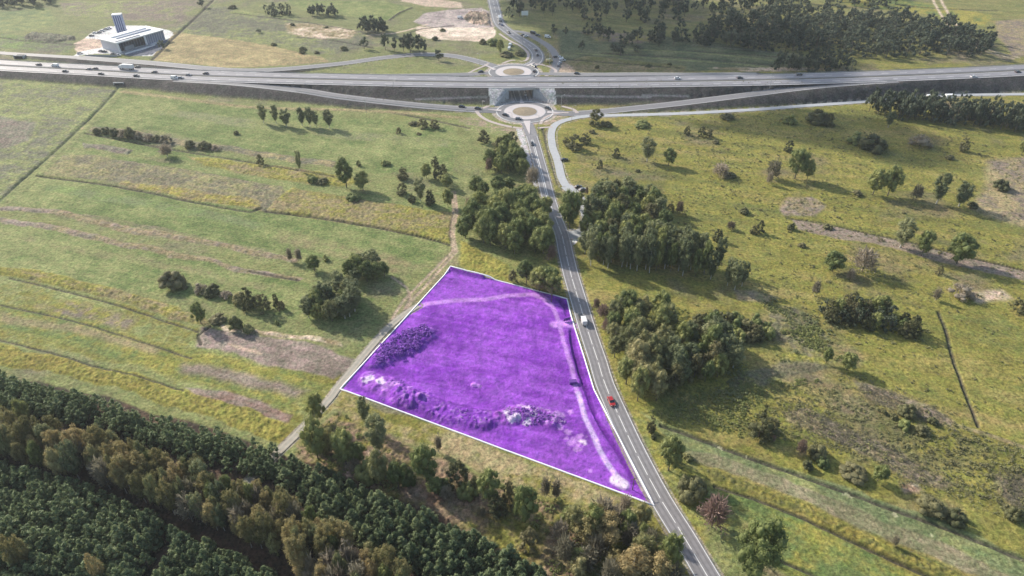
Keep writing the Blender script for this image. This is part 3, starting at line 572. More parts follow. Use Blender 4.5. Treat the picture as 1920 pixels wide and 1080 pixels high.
# ------------------------------------------------------------------ roads
def normals2(L_):
    d = np.gradient(L_[:, :2], axis=0); d /= np.linalg.norm(d, axis=1)[:,None]+1e-9; return np.stack([-d[:,1], d[:,0]], 1)
def ribbon(name, L_, off0, off1, dz, mat, parent=None, kind='structure', i0=0, i1=None, thick=0):
    L_ = L_[i0:i1]; n2 = normals2(L_); n = len(L_)
    a = np.c_[L_[:,:2]+n2*off0, L_[:,2]+dz]; b = np.c_[L_[:,:2]+n2*off1, L_[:,2]+dz]
    if off0 > off1: a, b = b, a
    V = np.stack([a, b], 1).reshape(-1, 3); k = np.arange(n-1)*2
    Fq = np.stack([k, k+2, k+3, k+1], 1)
    if thick:
        V2 = V.copy(); V2[:,2] -= thick; m = len(V); V = np.vstack([V, V2])
        Fq = np.vstack([Fq, Fq[:, ::-1]+m, np.stack([k, k+m, k+2+m, k+2], 1), np.stack([k+1, k+3, k+3+m, k+1+m], 1)])
    me = mesh_np(name, V, Fq, [mat]); o = bpy.data.objects.new(name, me); link(o, parent)
    if kind and parent is None: tag(o, kind=kind)
    return o
def dashes(L_, off, w, dlen, gap, dz, parent, name='lane_dash', limit=None, joined=False):
    n2 = normals2(L_); s = np.r_[0, np.cumsum(np.hypot(*np.diff(L_[:,:2], axis=0).T))]; Vs = []; p = gap
    def pt(t):
        i = min(max(np.searchsorted(s, t)-1, 0), len(s)-2); f = (t-s[i])/(s[i+1]-s[i]+1e-9)
        c = L_[i]*(1-f)+L_[i+1]*f; n = n2[i]*(1-f)+n2[i+1]*f; return c, n
    while p+dlen < s[-1]:
        (c0, n0), (c1, n1) = pt(p), pt(p+dlen)
        Vs.append([(*(c0[:2]+n0*(off-w/2)), c0[2]+dz), (*(c1[:2]+n1*(off-w/2)), c1[2]+dz), (*(c1[:2]+n1*(off+w/2)), c1[2]+dz), (*(c0[:2]+n0*(off+w/2)), c0[2]+dz)])
        p += dlen+gap
    if joined:
        V = np.array(Vs).reshape(-1, 3); me = mesh_np(name, V, np.arange(len(V)).reshape(-1, 4)[:, ::1], [M_WHITE])
        o = bpy.data.objects.new(name, me); link(o, parent); tag(o, kind='stuff'); return
    for q in Vs:
        me = bpy.data.meshes.new(name); me.from_pydata(q, [], [(0,1,2,3)]); me.materials.append(M_WHITE)
        link(bpy.data.objects.new(name, me), parent)
R = lambda k: ROADS[k][0]
mwo = ribbon('motorway', R('motorway'), -10.3, 10.3, 0, M_MOTOR)
for off in (-9.3, 9.3, -1.5, 1.5): ribbon('edge_line', R('motorway'), off-.14, off+.14, .012, M_WHITE, mwo)
for off in (-5.4, 5.4): dashes(R('motorway'), off, .3, 5, 8, .012, mwo, 'lane_markings', joined=True)
ribbon('hard_shoulder_seam', R('motorway'), 8.9, 9.05, .008, M_ASPH2, mwo)
med = ribbon('median_strip', R('motorway'), -1.1, 1.1, .02, simple('gravel_median', (.13,.125,.11), .9, .2, 1), mwo)
for k, mt in (('exit_ramp', M_ASPH), ('entry_ramp', M_ASPH), ('far_ramp', M_ASPH), ('slip_road', M_ASPH), ('slip_lane', M_ASPH)):
    o = ribbon(k, R(k), -ROADS[k][1]+.3, ROADS[k][1]-.3, .02, mt)
    for off in (-3.4, 3.4): ribbon('edge_line', R(k), off-.11, off+.11, .035, M_WHITE, o, i0=3, i1=-3)
ribbon('frontage_road', R('frontage_road'), -3, 3, .01, M_ASPH)
mr = ribbon('main_road', R('main_road'), -3.3, 3.3, .03, M_ASPH2)
for off in (-2.15, -.85, .85, 2.15): ribbon('tyre_track', R('main_road'), off-.24, off+.24, .036, M_TYRE, mr, i0=5)
for off in (-2.9, 2.9): ribbon('edge_line', R('main_road'), off-.08, off+.08, .042, M_WHITE, mr, i0=5)
dashes(R('main_road')[25:], 0, .19, 7.0, 1.3, .042, mr, 'centre_dash')
ribbon('centre_line', R('main_road'), -.14, .14, .042, M_WHITE, mr, i0=6, i1=25)
ribbon('bus_lane_line', R('main_road'), -.9, -.7, .044, M_WHITE, mr, i0=6, i1=22)
un = ribbon('underpass_road', R('underpass_road'), -4.6, 4.6, .01, M_ASPH)
for off in (-3.6, 3.6, -.3, .3): ribbon('edge_line', R('underpass_road'), off-.1, off+.1, .03, M_WHITE, un, i0=4, i1=-4)
for s_ in (-1, 1): ribbon('underpass_footway', R('underpass_road'), s_*5.0, s_*7.4, .12, M_PATH, None, thick=.2, i0=4, i1=-4)
no_ = ribbon('north_road', R('north_road'), -5, 5, .01, M_ASPH)
for off in (-3.6, 3.6): ribbon('edge_line', R('north_road'), off-.12, off+.12, .03, M_WHITE, no_)
dashes(R('north_road')[6:], 0, .25, 6, 5, .03, no_, 'lane_markings', joined=True)
ribbon('service_road', R('service_road'), -2.1, 2.1, .01, M_CONC)
ribbon('parking_lane', R('parking_lane'), -3, 3, .0, M_CONC)
ribbon('depot_lane', R('depot_lane'), -2.8, 2.8, .015, M_ASPH)
FT = R('farm_track')
ftb = ribbon('farm_track', FT, -1.3, 1.3, .02, M_RUT)
for off in (-.75, .75): ribbon('wheel_rut', FT, off-.28, off+.28, .035, M_SAND, ftb)
def roundabout(c, nm):
    z = c.z
    def ring(name, r0, r1, z0, mat, parent=None, n=64, dome=0):
        V = []; Fq = []
        for i in range(n):
            a = 2*math.pi*i/n
            V += [(c.x+r0*math.cos(a), c.y+r0*math.sin(a), z0+dome), (c.x+r1*math.cos(a), c.y+r1*math.sin(a), z0)]
        for i in range(n): j = (i+1) % n; Fq.append((2*i, 2*i+1, 2*j+1, 2*j))
        me = mesh_np(name, V, Fq, [mat]); o = bpy.data.objects.new(name, me); link(o, parent)
        if parent is None: tag(o, kind='structure')
        return o
    o = ring(nm, 12.4, 17.6, .045, M_ASPH)
    ring('edge_line', 16.8, 17.1, .06, M_WHITE, o); ring('kerb', 12.35, 12.7, .14, M_CONC, o)
    ring('truck_apron', 7.6, 12.35, .15, M_APRON, o); ring('inner_kerb', 7.3, 7.7, .24, M_CONC, o)
    ring('splitter_line', 17.3, 17.45, .055, M_WHITE, o)
    isl = ring('centre_island', .01, 7.3, .2, simple('dry_grass_island', (.27,.22,.15), .95, .2, .8), o, dome=.7)
roundabout(RB1, 'roundabout'); roundabout(RB2, 'roundabout')
def path(pts, w=1.1, name='footpath', mat=None, dz=.05):
    ribbon(name, trace(pts, 3), -w, w, dz, mat or M_PATH)
path([(893,207),(899,216),(915,226),(940,234),(965,239),(980,241)]); path([(905,203),(925,195),(945,188),(956,184)])
path([(1000,184),(1020,190),(1045,197),(1075,205),(1082,212)]); path([(1013,233),(1021,221),(1042,213),(1066,211)], .9)
path([(1008,240),(1022,239),(1036,238)], 1.0); path([(872,141),(890,131),(905,125),(916,119)], .9)
path([(1003,120),(1015,121),(1035,127),(1042,135),(1022,143)], 1.0); path([(942,119),(960,113),(985,114),(990,100),(975,86),(955,76),(936,63)], 1.0)
path([(1100,196),(1180,193),(1280,186)], .6)
# splitter islands painted white
def splitter(a, b, w):
    P0, P1 = at(*a), at(*b); d = (P1-P0).normalized(); n = Vector((-d.y, d.x, 0))
    m = MB(); z = .07; p = [P0+n*w*.5, P0-n*w*.5, P1-n*.15, P1+n*.15]; q = [Vector((t.x, t.y, z)) for t in p]
    top = [Vector((t.x, t.y, z+.13)) for t in p]
    m.quad(*[top[i] for i in (0,1,2,3)]) if (q[1]-q[0]).cross(q[2]-q[1]).z > 0 else m.quad(*[top[i] for i in (3,2,1,0)])
    for i in range(4): m.quad(q[i], q[(i+1)%4], top[(i+1)%4], top[i])
    tag(m.build('traffic_island', M_APRON), kind='structure')
splitter((988,227), (993,252), 4.2); splitter((979,194), (976,186), 3.0); splitter((1026,210.5), (1060,212.5), 3.0); splitter((940,207.5), (915,206), 2.6)
splitter((988,123.5), (1003,117), 3.0); splitter((928,131), (908,121), 2.5)
# white border band round the plot
def border():
    P = [at(*p) for p in PURPLE]; V = []; Fq = []; n = len(P); w = .22
    pts = []
    for i in range(n):
        a, b = P[i], P[(i+1) % n]; k = max(2, int((b-a).length/2.5))
        for j in range(k): pts.append(a+(b-a)*j/k)
    N = len(pts)
    for i in range(N):
        d = (pts[(i+1) % N]-pts[i-1]).normalized(); nn = Vector((-d.y, d.x, 0))
        zz = max(ground_z(pts[i].x, pts[i].y), ground_z(pts[(i+1)%N].x, pts[(i+1)%N].y), ground_z(pts[i-1].x, pts[i-1].y), .0)+.14
        for q, h in ((nn*w, 0), (-nn*w, 0)): V.append((pts[i].x+q.x, pts[i].y+q.y, zz))
    for i in range(N): j = (i+1) % N; Fq.append((2*i, 2*i+1, 2*j+1, 2*j))
    V = np.array(V); m = len(V); V2 = V.copy(); V2[:,2] -= .35; Fq = np.array(Fq); k = np.arange(N)*2; k2 = (k+2) % (2*N)
    Fa = np.vstack([Fq, np.stack([k, k2, k2+m, k+m], 1), np.stack([k+1, k+1+m, k2+1+m, k2+1], 1)])
    me = mesh_np('boundary_band', np.vstack([V, V2]), Fa, [M_BORDER]); o = link(bpy.data.objects.new('boundary_band', me))
    tag(o, 'thin white boundary band running all round the edge of the purple plot', 'boundary line')
border()
# ------------------------------------------------------------------ bridge and culverts
br = empty('road_bridge', (AX0+adir*((NEARV+FARV)/2)).to_tuple(), 0)
tag(br, 'concrete bridge carrying the motorway over the underpass road between two roundabouts', 'bridge')
br.rotation_euler = (0, 0, math.atan2(-anrm.x*0+adir.y, adir.x)-math.pi/2)
hl = (FARV-NEARV)/2+.4
ZD = 6.85
MB().box(-10.5, 10.5, -hl-.6, hl+.6, ZD-1.15, ZD-.02).build('deck', M_CONC, br)
for s_ in (-1, 1):
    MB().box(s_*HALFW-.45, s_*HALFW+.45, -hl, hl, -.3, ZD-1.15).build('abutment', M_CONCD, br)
    MB().box(-11.5, 11.5, s_*(hl+.6)-.18, s_*(hl+.6)+.18, ZD-1.3, ZD+.35).build('parapet', M_CONC, br)
for s_ in (-1, 1):
    for e in (-1, 1):
        x0, y0 = s_*(HALFW+.0), e*hl; x1, y1 = s_*(HALFW+9.6), e*(hl+11.2); t = .5*s_
        m = MB(); zt0, zt1 = ZD-.1, .35
        a = [(x0,y0,-.3),(x1,y1,-.3),(x1,y1,zt1),(x0,y0,zt0)]; b = [(x+t,y,z) for x,y,z in a]
        m.quad(*a); m.quad(*b[::-1]); m.quad(a[3],a[2],b[2],b[3]); m.quad(a[1],b[1],b[2],a[2]); m.quad(a[0],a[3],b[3],b[0])
        m.build('wing_wall', M_CONC, br)
def culvert(px, py, z, w, h, label, rz=0):
    p = at(px, py, z); r_ = empty('culvert', (p.x, p.y, z), rz); tag(r_, label, 'culvert')
    MB().box(-w/2-.4, w/2+.4, -.4, .3, h, h+.5).box(-w/2-.4, -w/2, -.4, 4, -.2, h).box(w/2, w/2+.4, -.4, 4, -.2, h).build('concrete_frame', M_CONC, r_)
    MB().box(-w/2, w/2, .25, 4, -.2, h).build('opening', M_DARK, r_)
culvert(224, 162, .2, 6, 2.2, 'dark low culvert mouth in the embankment where the long ditch begins')
culvert(1900, 157, 1.0, 16, 3.4, 'wide dark underpass mouth in the motorway slope at the far right edge', math.radians(12))
culvert(36, 110, 0, 6, 1.8, 'small dark culvert between frontage road and motorway at far left')
def guard_rail(key, off, label, i0=0, i1=None):
    L_ = ROADS[key][0][i0:i1]; n2 = normals2(L_); prof = [(-.04,.45),(.05,.52),(-.02,.6),(.05,.68),(-.04,.78)]
    V = []; n = len(prof)
    for p, nn in zip(L_, n2):
        for a, h in prof: V.append((p[0]+nn[0]*(off+a), p[1]+nn[1]*(off+a), p[2]+h))
    Fq = [(i*n+j, (i+1)*n+j, (i+1)*n+j+1, i*n+j+1) for i in range(len(L_)-1) for j in range(n-1)]
    o = link(bpy.data.objects.new('guard_rail', mesh_np('guard_rail', V, Fq, [M_STEEL]))); tag(o, label, 'guard rail', 'steel guard rails of the motorway')
    m = MB()
    for p, nn in list(zip(L_, n2))[::2]:
        x, y = p[0]+nn[0]*(off+.07), p[1]+nn[1]*(off+.07); m.box(x-.06, x+.06, y-.06, y+.06, p[2]-.2, p[2]+.72)
    po = m.build('rail_posts', M_STEEL, o); tag(po, kind='stuff')
guard_rail('motorway', -10.0, 'steel guard rail along the near edge of the motorway'); guard_rail('motorway', 10.0, 'steel guard rail along the far edge of the motorway')
guard_rail('motorway', 0.0, 'double steel rail along the middle of the motorway'); guard_rail('exit_ramp', -3.1, 'steel rail on the ramp descending left of the near roundabout', 20)
# ------------------------------------------------------------------ trees: prototypes of unit height, copied with shared meshes
def ico():
    t = (1+5**.5)/2; v = np.array([(-1,t,0),(1,t,0),(-1,-t,0),(1,-t,0),(0,-1,t),(0,1,t),(0,-1,-t),(0,1,-t),(t,0,-1),(t,0,1),(-t,0,-1),(-t,0,1)], float); v /= np.linalg.norm(v[0])
    f = [(0,11,5),(0,5,1),(0,1,7),(0,7,10),(0,10,11),(1,5,9),(5,11,4),(11,10,2),(10,7,6),(7,1,8),(3,9,4),(3,4,2),(3,2,6),(3,6,8),(3,8,9),(4,9,5),(2,4,11),(6,2,10),(8,6,7),(9,8,1)]
    V = [tuple(x) for x in v]; cache = {}; out = []
    def mid_(a, b):
        k = (min(a,b), max(a,b))
        if k not in cache: p = (np.array(V[a])+np.array(V[b]))/2; p /= np.linalg.norm(p); V.append(tuple(p)); cache[k] = len(V)-1
        return cache[k]
    for a, b, c in f: x, y, z = mid_(a,b), mid_(b,c), mid_(c,a); out += [(a,x,z),(b,y,x),(c,z,y),(x,y,z)]
    return v, np.array(f), np.array(V), np.array(out)
ICO0v, ICO0f, ICO1v, ICO1f = ico()
def crown_arrays(rs, centres, radii, nleaf, leaf, asp=1.0, core=.80, lo=False, up=.35):
    V = []; Fc = []; n = 0; bv, bf = (ICO0v, ICO0f) if lo else (ICO1v, ICO1f)
    for c, r in zip(centres, radii):
        if core > 0:
            v = bv*(1+rs.uniform(-.28, .22, (len(bv), 1)))*r*core; v[:,2] *= asp; V.append(v+c); Fc.append(bf+n); n += len(bv)
        if nleaf:
            d = rs.normal(size=(nleaf, 3)); d[:,2] += up*rs.rand(nleaf); d /= np.linalg.norm(d, axis=1)[:,None]
            p = c+d*r*rs.uniform(.75, 1.25, (nleaf,1))*np.array([1,1,asp])
            nn = d+rs.normal(size=(nleaf,3))*.55; nn /= np.linalg.norm(nn, axis=1)[:,None]
            a = np.cross(nn, rs.normal(size=(nleaf,3))); a /= np.linalg.norm(a, axis=1)[:,None]; b = np.cross(nn, a)
            s = (leaf*rs.uniform(.55, 1.35, (nleaf,1)))
            q = np.stack([p-a*s, p+b*s*.7, p+a*s], 1).reshape(-1, 3); V.append(q); Fc.append(np.arange(nleaf*3).reshape(-1, 3)+n); n += nleaf*3
    return np.vstack(V), np.vstack(Fc)
def env_points(rs, kind, n):
    """clump centres and radii inside the crown of a tree one unit tall"""
    C_, R_ = [], []
    if kind in ('dec', 'oli'):
        for i in range(n):
            while True:
                p = rs.uniform(-1, 1, 3)
                if .25 < np.linalg.norm(p) < 1: break
            z = .56+p[2]*.36; w = .34*(1-.25*max(0, p[2])); C_.append((p[0]*w, p[1]*w, z)); R_.append(rs.uniform(.07, .135))
    elif kind in ('pop', 'bir'):
        for i in range(n):
            t = rs.rand(); z = .24+.70*t; w = .17*math.sin(math.pi*min(1, .18+.86*(1-t)))**.8; a = rs.rand()*6.283; q = rs.rand()**.5
            C_.append((w*q*math.cos(a), w*q*math.sin(a), z)); R_.append(rs.uniform(.055, .095)*(1.1-.5*t))
    elif kind == 'con':
        for i in range(n):
            t = rs.rand()**1.1; z = .08+.84*t; w = .335*math.sqrt(max(0, 1-t**1.9))+.01; a = rs.rand()*6.283; q = rs.rand()**.4
            C_.append((w*q*math.cos(a), w*q*math.sin(a), z)); R_.append(rs.uniform(.07, .13)*(1.1-.6*t))
    elif kind == 'pin':
        for i in range(n):
            t = (i+.5)/n; z = .12+.80*t; w = .25*(1-t)**.75; a = i*2.4+rs.rand(); C_.append((w*math.cos(a), w*math.sin(a), z)); R_.append(.125*(1.12-.72*t)*rs.uniform(.8,1.2))
        C_.append((0,0,.93)); R_.append(.045)
    elif kind == 'bus':
        for i in range(n):
            a = rs.rand()*6.283; q = rs.rand()**.5; z = .12+.62*rs.rand()*(1-q*q*.75); C_.append((.44*q*math.cos(a), .44*q*math.sin(a), z)); R_.append(rs.uniform(.11, .22))
    return np.array(C_), np.array(R_)
def twig_arrays(rs, n, base=.0, spread=.36, top=1.0):
    """bare, twiggy crown: long thin blades fanning up and out"""
    V = []; Fc = []; k = 0
    for i in range(n):
        a = rs.rand()*6.283; el = rs.uniform(.15, 1.0); r0 = rs.rand()**.5*.6
        p = np.array([spread*r0*math.cos(a), spread*r0*math.sin(a), base+(top-base)*(.12+.62*rs.rand()*(1-.5*r0))])
        d = np.array([math.cos(a)*(1-el)*1.1, math.sin(a)*(1-el)*1.1, el])+rs.normal(size=3)*.18; L_ = rs.uniform(.10, .26)
        s = np.cross(d, rs.normal(size=3)); s = s/np.linalg.norm(s)*rs.uniform(.009, .02); e = p+d*L_; m_ = p+d*L_*.5+rs.normal(size=3)*.01
        V += [p-s*.6, p+s*.6, m_+s, e, m_-s]; Fc += [(k,k+1,k+2),(k,k+2,k+4),(k+4,k+2,k+3)]; k += 5
    return np.array(V), np.array(Fc)
def trunk_mb(rs, h0, h1, r, limbs=5, fork=False):
    m = MB(); x = y = 0; z = 0; rr = r; n = 5
    for i in range(n):
        z2 = h1*(i+1)/n; x2, y2 = x+rs.uniform(-.012,.012), y+rs.uniform(-.012,.012); r2 = r*(1-(i+1)/n*.85)
        m.tube((x,y,z), (x2,y2,z2), rr, r2, 6); x, y, z, rr = x2, y2, z2, r2
    for i in range(limbs):
        t = rs.uniform(h0, h1*.8); a = rs.rand()*6.283; L_ = .22*(1.1-t); rr = r*(1-t/h1*.85)*.55
        m.tube((0,0,t), (L_*math.cos(a), L_*math.sin(a), t+L_*.8), rr, rr*.3, 4)
    return m
PROTO = {}
def make_proto(key, kind, mat, nvar, ncl, nleaf, leaf, trunk_r=.022, h0=.25, bark=None, asp=1.0, core=.8, lo=False, twigs=0):
    L_ = []
    for v in range(nvar):
        rs = np.random.RandomState(hash_(key)+v*31)
        C_, R_ = env_points(rs, kind, ncl)
        V, Fc = crown_arrays(rs, C_, R_, nleaf, leaf, asp, core, lo)
        if twigs:
            V2, F2 = twig_arrays(rs, twigs); Fc = np.vstack([Fc, F2+len(V)]); V = np.vstack([V, V2])
        cm = mesh_np('crown', V, Fc, [LM[mat]]); tm = trunk_mb(rs, h0, .82, trunk_r, 6).mesh('trunk', bark or M_TRUNK); L_.append((cm, tm))
    PROTO[key] = L_
def hash_(s): return sum(ord(c)*(i+3) for i, c in enumerate(s)) % 9973
def only_twigs(key, mat, nvar, n, spread=.4, bark=None):
    L_ = []
    for v in range(nvar):
        rs = np.random.RandomState(hash_(key)+v*17); V, Fc = twig_arrays(rs, n, .05, spread)
        C_, R_ = env_points(rs, 'bus' if spread > .38 else 'dec', 14); V2, F2 = crown_arrays(rs, C_, R_*.62, 26, .03, 1, 0); Fc = np.vstack([Fc, F2+len(V)]); V = np.vstack([V, V2])
        L_.append((mesh_np('crown', V, Fc, [LM[mat]]), trunk_mb(rs, .15, .7, .016, 12).mesh('trunk', bark or M_TRUNK)))
    PROTO[key] = L_
make_proto('dec', 'dec', 'dec', 6, 62, 90, .020, core=.62)
make_proto('oli', 'dec', 'oli', 5, 56, 90, .021, core=.6)
make_proto('con', 'con', 'con', 5, 46, 70, .024, h0=.1, core=.65)
make_proto('pin', 'pin', 'pin', 6, 15, 30, .045, .02, h0=.1, lo=True)
make_proto('pop', 'pop', 'pop', 6, 60, 70, .017, .014, bark=M_BIRCHBARK, asp=1.3, core=.6)
make_proto('bir', 'pop', 'bir', 6, 56, 70, .017, .012, bark=M_BIRCHBARK, asp=1.25, core=.5)
make_proto('bus', 'bus', 'dec', 4, 34, 90, .03, .02, h0=.05)
make_proto('dbu', 'bus', 'con', 4, 34, 90, .03, .02, h0=.05)
make_proto('obu', 'bus', 'oli', 3, 24, 60, .05, .02, h0=.05)
make_proto('far', 'con', 'far', 5, 16, 18, .05, h0=.1, lo=True)
make_proto('fad', 'dec', 'far', 5, 20, 18, .055, lo=True)
only_twigs('gry', 'gry', 4, 520); only_twigs('red', 'red', 3, 620); only_twigs('bar', 'gry', 3, 520, .26, M_BIRCHBARK)
make_proto('gbu', 'bus', 'gry', 3, 14, 40, .04, .02, h0=.05, core=.6, twigs=260)
KN = {'dec':'broadleaf_tree','oli':'willow_tree','con':'conifer_tree','pin':'pine_tree','pop':'poplar_tree','bir':'birch_tree','bus':'green_bush','dbu':'dark_bush','obu':'yellow_bush','far':'distant_conifer','fad':'distant_tree','gry':'twiggy_tree','red':'reddish_tree','bar':'bare_tree','gbu':'grey_bush'}
AD = {'dec':'green tree','oli':'olive tree','con':'conifer','pop':'slender tree','bir':'yellowish birch','far':'dark conifer','fad':'dark tree','gry':'twiggy tree','bar':'bare tree','dbu':'dark bush','bus':'bush','obu':'yellow bush','gbu':'grey bush','red':'reddish tree'}
CN = {'bus':'bush','dbu':'bush','obu':'bush','gbu':'bush'}
def plant(kind, x, y, h, w, label, group=None, single=False, cat=None):
    """one tree as a thing: an Empty at its foot with trunk and crown; w is crown width, h height in metres"""
    cm, tm = PROTO[kind][rnd.randrange(len(PROTO[kind]))]
    uw = {'pop':.44,'bir':.44,'pin':.62,'con':.74,'far':.74,'dec':.88,'oli':.88,'fad':.88,'bar':.62}.get(kind, 1.05)
    s = (w/uw, w/uw, h); rz = rnd.uniform(0, 6.28); z = ground_z(x, y)-.15 if 84 < y < 734 else -.35
    if single:
        o = bpy.data.objects.new(KN[kind], cm); COL.objects.link(o); o.location = (x, y, z); o.scale = s; o.rotation_euler = (0, 0, rz)
    else:
        o = bpy.data.objects.new(KN[kind], None); COL.objects.link(o); o.location = (x, y, z); o.scale = s; o.rotation_euler = (0, 0, rz); o.empty_display_size = .3
        for me in (tm, cm):
            c = bpy.data.objects.new(me.name.split('.')[0], me); COL.objects.link(c); c.parent = o
    tag(o, label, cat or CN.get(kind, 'tree'), group); return o
def plant_px(kind, px, py, wp, hp, label, group=None, single=False):
    p = at(px, py); m = mpp(py); return plant(kind, p.x, p.y, max(.6, hp*m/math.cos(dep(py))), max(.6, wp*m), label, group, single)
def sample_poly(poly, step, rs, jit=.38, rot=.3):
    P = atn(poly); a, b = math.cos(rot), math.sin(rot); Q_ = np.stack([P[:,0]*a+P[:,1]*b, -P[:,0]*b+P[:,1]*a], 1)
    xs = np.arange(Q_[:,0].min(), Q_[:,0].max(), step); ys = np.arange(Q_[:,1].min(), Q_[:,1].max(), step*.92)
    g = np.array([(x+(step/2 if j % 2 else 0), y) for j, y in enumerate(ys) for x in xs]); 
    if len(g) == 0: return g.reshape(0, 2)
    g += rs.uniform(-jit, jit, g.shape)*step; sd2 = poly_sd(g[:,0], g[:,1], Q_); g = g[sd2 > 0]
    return np.stack([g[:,0]*a-g[:,1]*b, g[:,0]*b+g[:,1]*a], 1)
def in_frame(x, y, h=0, mg=40):
    d = y*CP+(CAMH-h)*SP; u = x/d*F+960; v = 540+F*((CAMH-h)*CP-y*SP)/d
    return -mg < u < 1920+mg and -mg < v < 1080+mg*2
def fill(poly, step, kind, h, w, label, group, seed=1, single=False, hv=.18, jit=.38, rot=.3, limit=None, kinds=None):
    rs = np.random.RandomState(seed); pts = [p for p in sample_poly(poly, step, rs, jit, rot) if in_frame(*p)]; n = 0
    if not pts: return 0
    xs = sorted(p[0]/p[1] for p in pts); m = len(xs); one = m < 6
    def sector(x, y):
        u = x/y; s = sum(1 for p in pts if abs(p[0]/p[1]-u) < .03); f = sum(1 for p in pts if abs(p[0]/p[1]-u) < .03 and p[1] < y)
        lr = 'left end' if u < xs[m//5] else ('left half' if u < xs[m//2] else ('right half' if u < xs[(4*m)//5] else 'right end'))
        lr = ('leftmost', 'left', 'centre left', 'centre right', 'right', 'rightmost')[min(5, 6*xs.index(u)//m)]
        return lr+(' front' if f == 0 else (' back' if f == s-1 else (' inner' if f < s/2 else ' rear')))
    for x, y in pts:
        k = kind if not kinds else kinds[rs.randint(len(kinds))]; f = 1+rs.uniform(-hv, hv)
        plant(k, x, y, h*f*rs.uniform(.9, 1.1), w*f, '%s %s, %s' % (('tall' if f > 1+hv*.5 else ('low' if f < 1-hv*.5 else 'medium'))+' '+AD[k], label, sector(x, y)), group, False); n += 1
    return n
# ---- the young pine plantation: nearest ones as trees, the rest one mass
PA1 = [(-80,830),(0,878),(200,935),(310,985),(300,1030),(262,1095),(240,1200),(-120,1200)]
PA2 = [(335,1005),(363,1022),(430,1045),(490,1078),(560,1120),(640,1190),(280,1190),(300,1090)]
PB = [(510,860),(545,872),(640,905),(740,953),(840,990),(900,1025),(960,1055),(1020,1080),(1090,1120),(1200,1200),(900,1200),(827,1125),(790,1090),(750,1052),(690,1025),(640,1005),(583,950),(530,915),(465,890)]
PC = [(-60,698),(0,712),(125,748),(250,788),(400,822),(480,845),(528,856),(500,880),(460,895),(400,875),(330,852),(250,828),(160,802),(0,765),(-60,750)]
rs = np.random.RandomState(11); pines = []
for k_, (poly, lab) in enumerate(((PA1, 'bottom left corner'), (PA2, 'small wedge'), (PB, 'centre block'), (PC, 'upper strip'))):
    for x, y in sample_poly(poly, 2.25, rs, .40, .45):
        if in_frame(x, y, 0, 60) and float(vnoise(np.array([x/5.5]), np.array([y/5.5]), 77)[0]) < .78: pines.append((x, y, k_))
pines.sort(key=lambda p: p[0]**2+p[1]**2)
PLAB = ['dark young pine, %s row, %s, in the bottom left corner block', 'dark young pine, %s row, %s, in the small wedge at the bottom', 'bluish young pine, %s row, %s, in the block under the clearing', 'dark young pine, %s row, %s, in the strip behind the birches']
def ph(x, y): return 6.2*(1+.12*float(vnoise(np.array([x/9]), np.array([y/9]), 9)[0]))*rnd.choice((rnd.uniform(.84,1.1), rnd.uniform(.6,1.35)))
near_p = [p for p in pines if in_frame(p[0], p[1], 4, 0)]; nearset = set(id(p) for p in near_p[:296])
QT = {k: (sorted(p[0]/p[1] for p in near_p[:296] if p[2] == k), sorted(math.hypot(p[0], p[1]) for p in near_p[:296] if p[2] == k)) for k in range(4)}
for p in pines:
    if id(p) in nearset:
        h = ph(p[0], p[1]); us, ds = QT[p[2]]; c5 = ('leftmost','left','middle','right','rightmost')[min(4, 5*us.index(p[0]/p[1])//len(us))]; r5 = min(7, 8*ds.index(math.hypot(p[0], p[1]))//len(ds))
        plant('pin', p[0], p[1], h, h*rnd.uniform(.56,.78), PLAB[p[2]] % (('lowest', 'second lowest', 'third', 'fourth', 'fifth', 'sixth', 'second highest', 'highest')[r5], c5+' part, tall' if h > 6 else (c5+' part, short' if h < 5.6 else c5+' part')), 'young pines of the plantation, block %s' % ['one','two','three','four'][p[2]])
rest = [p for p in pines if id(p) not in nearset]
def joined(name, pts, protos, hfun, wr, label=None):
    Vs, Fs, n = [], [], 0
    for p in pts:
        V, Fc = protos[rnd.randrange(len(protos))]; h = hfun(p[0], p[1]); w = h*wr; a = rnd.uniform(0, 6.28); c, s = math.cos(a), math.sin(a)
        q = np.stack([(V[:,0]*c-V[:,1]*s)*w+p[0], (V[:,0]*s+V[:,1]*c)*w+p[1], V[:,2]*h+ground_z(p[0], p[1])-.15], 1); Vs.append(q); Fs.append(Fc+n); n += len(V)
    return np.vstack(Vs), np.vstack(Fs)
lp = []
for v in range(5):
    r_ = np.random.RandomState(900+v); C_, R_ = env_points(r_, 'pin', 11); lp.append(crown_arrays(r_, C_, R_*1.05, 16, .055, 1, .8, True))
V, Fc = joined('pine_plantation', rest, lp, ph, 1.08)
tag(link(bpy.data.objects.new('pine_plantation', mesh_np('pine_plantation', V, Fc, [LM['pin']]))), 'dense mass of young dark pines further back in the plantation', 'pine plantation', kind='stuff')
# ---- birch belts
BD = [(-60,790),(60,818),(200,853),(330,888),(430,925),(560,972),(660,1040),(780,1110),(860,1200),(640,1200),(560,1095),(480,1030),(400,1003),(300,958),(200,920),(100,893),(-60,850)]
fill(BD, 3.3, 'bir', 12.5, 4.7, 'in the autumn belt between two pine blocks', 'birches of the belt between the pine blocks', 21, hv=.22, kinds=['bir']*6+['oli','oli','gry','dec','pop','bar'])
fill([(0,770),(60,790),(60,812),(-40,800)], 5, 'dec', 10, 5, 'behind the birch belt at the left edge', 'dark trees behind the birch belt', 22)
for x, y, l in ((42,1075,'lowest'),(60,1060,'right'),(28,1050,'upper'),(200,1100,'bottom edge'),(0,1060,'left')): plant_px('bir', x, y, 26, 52, l+' one of the brownish birches among the pines at bottom left')
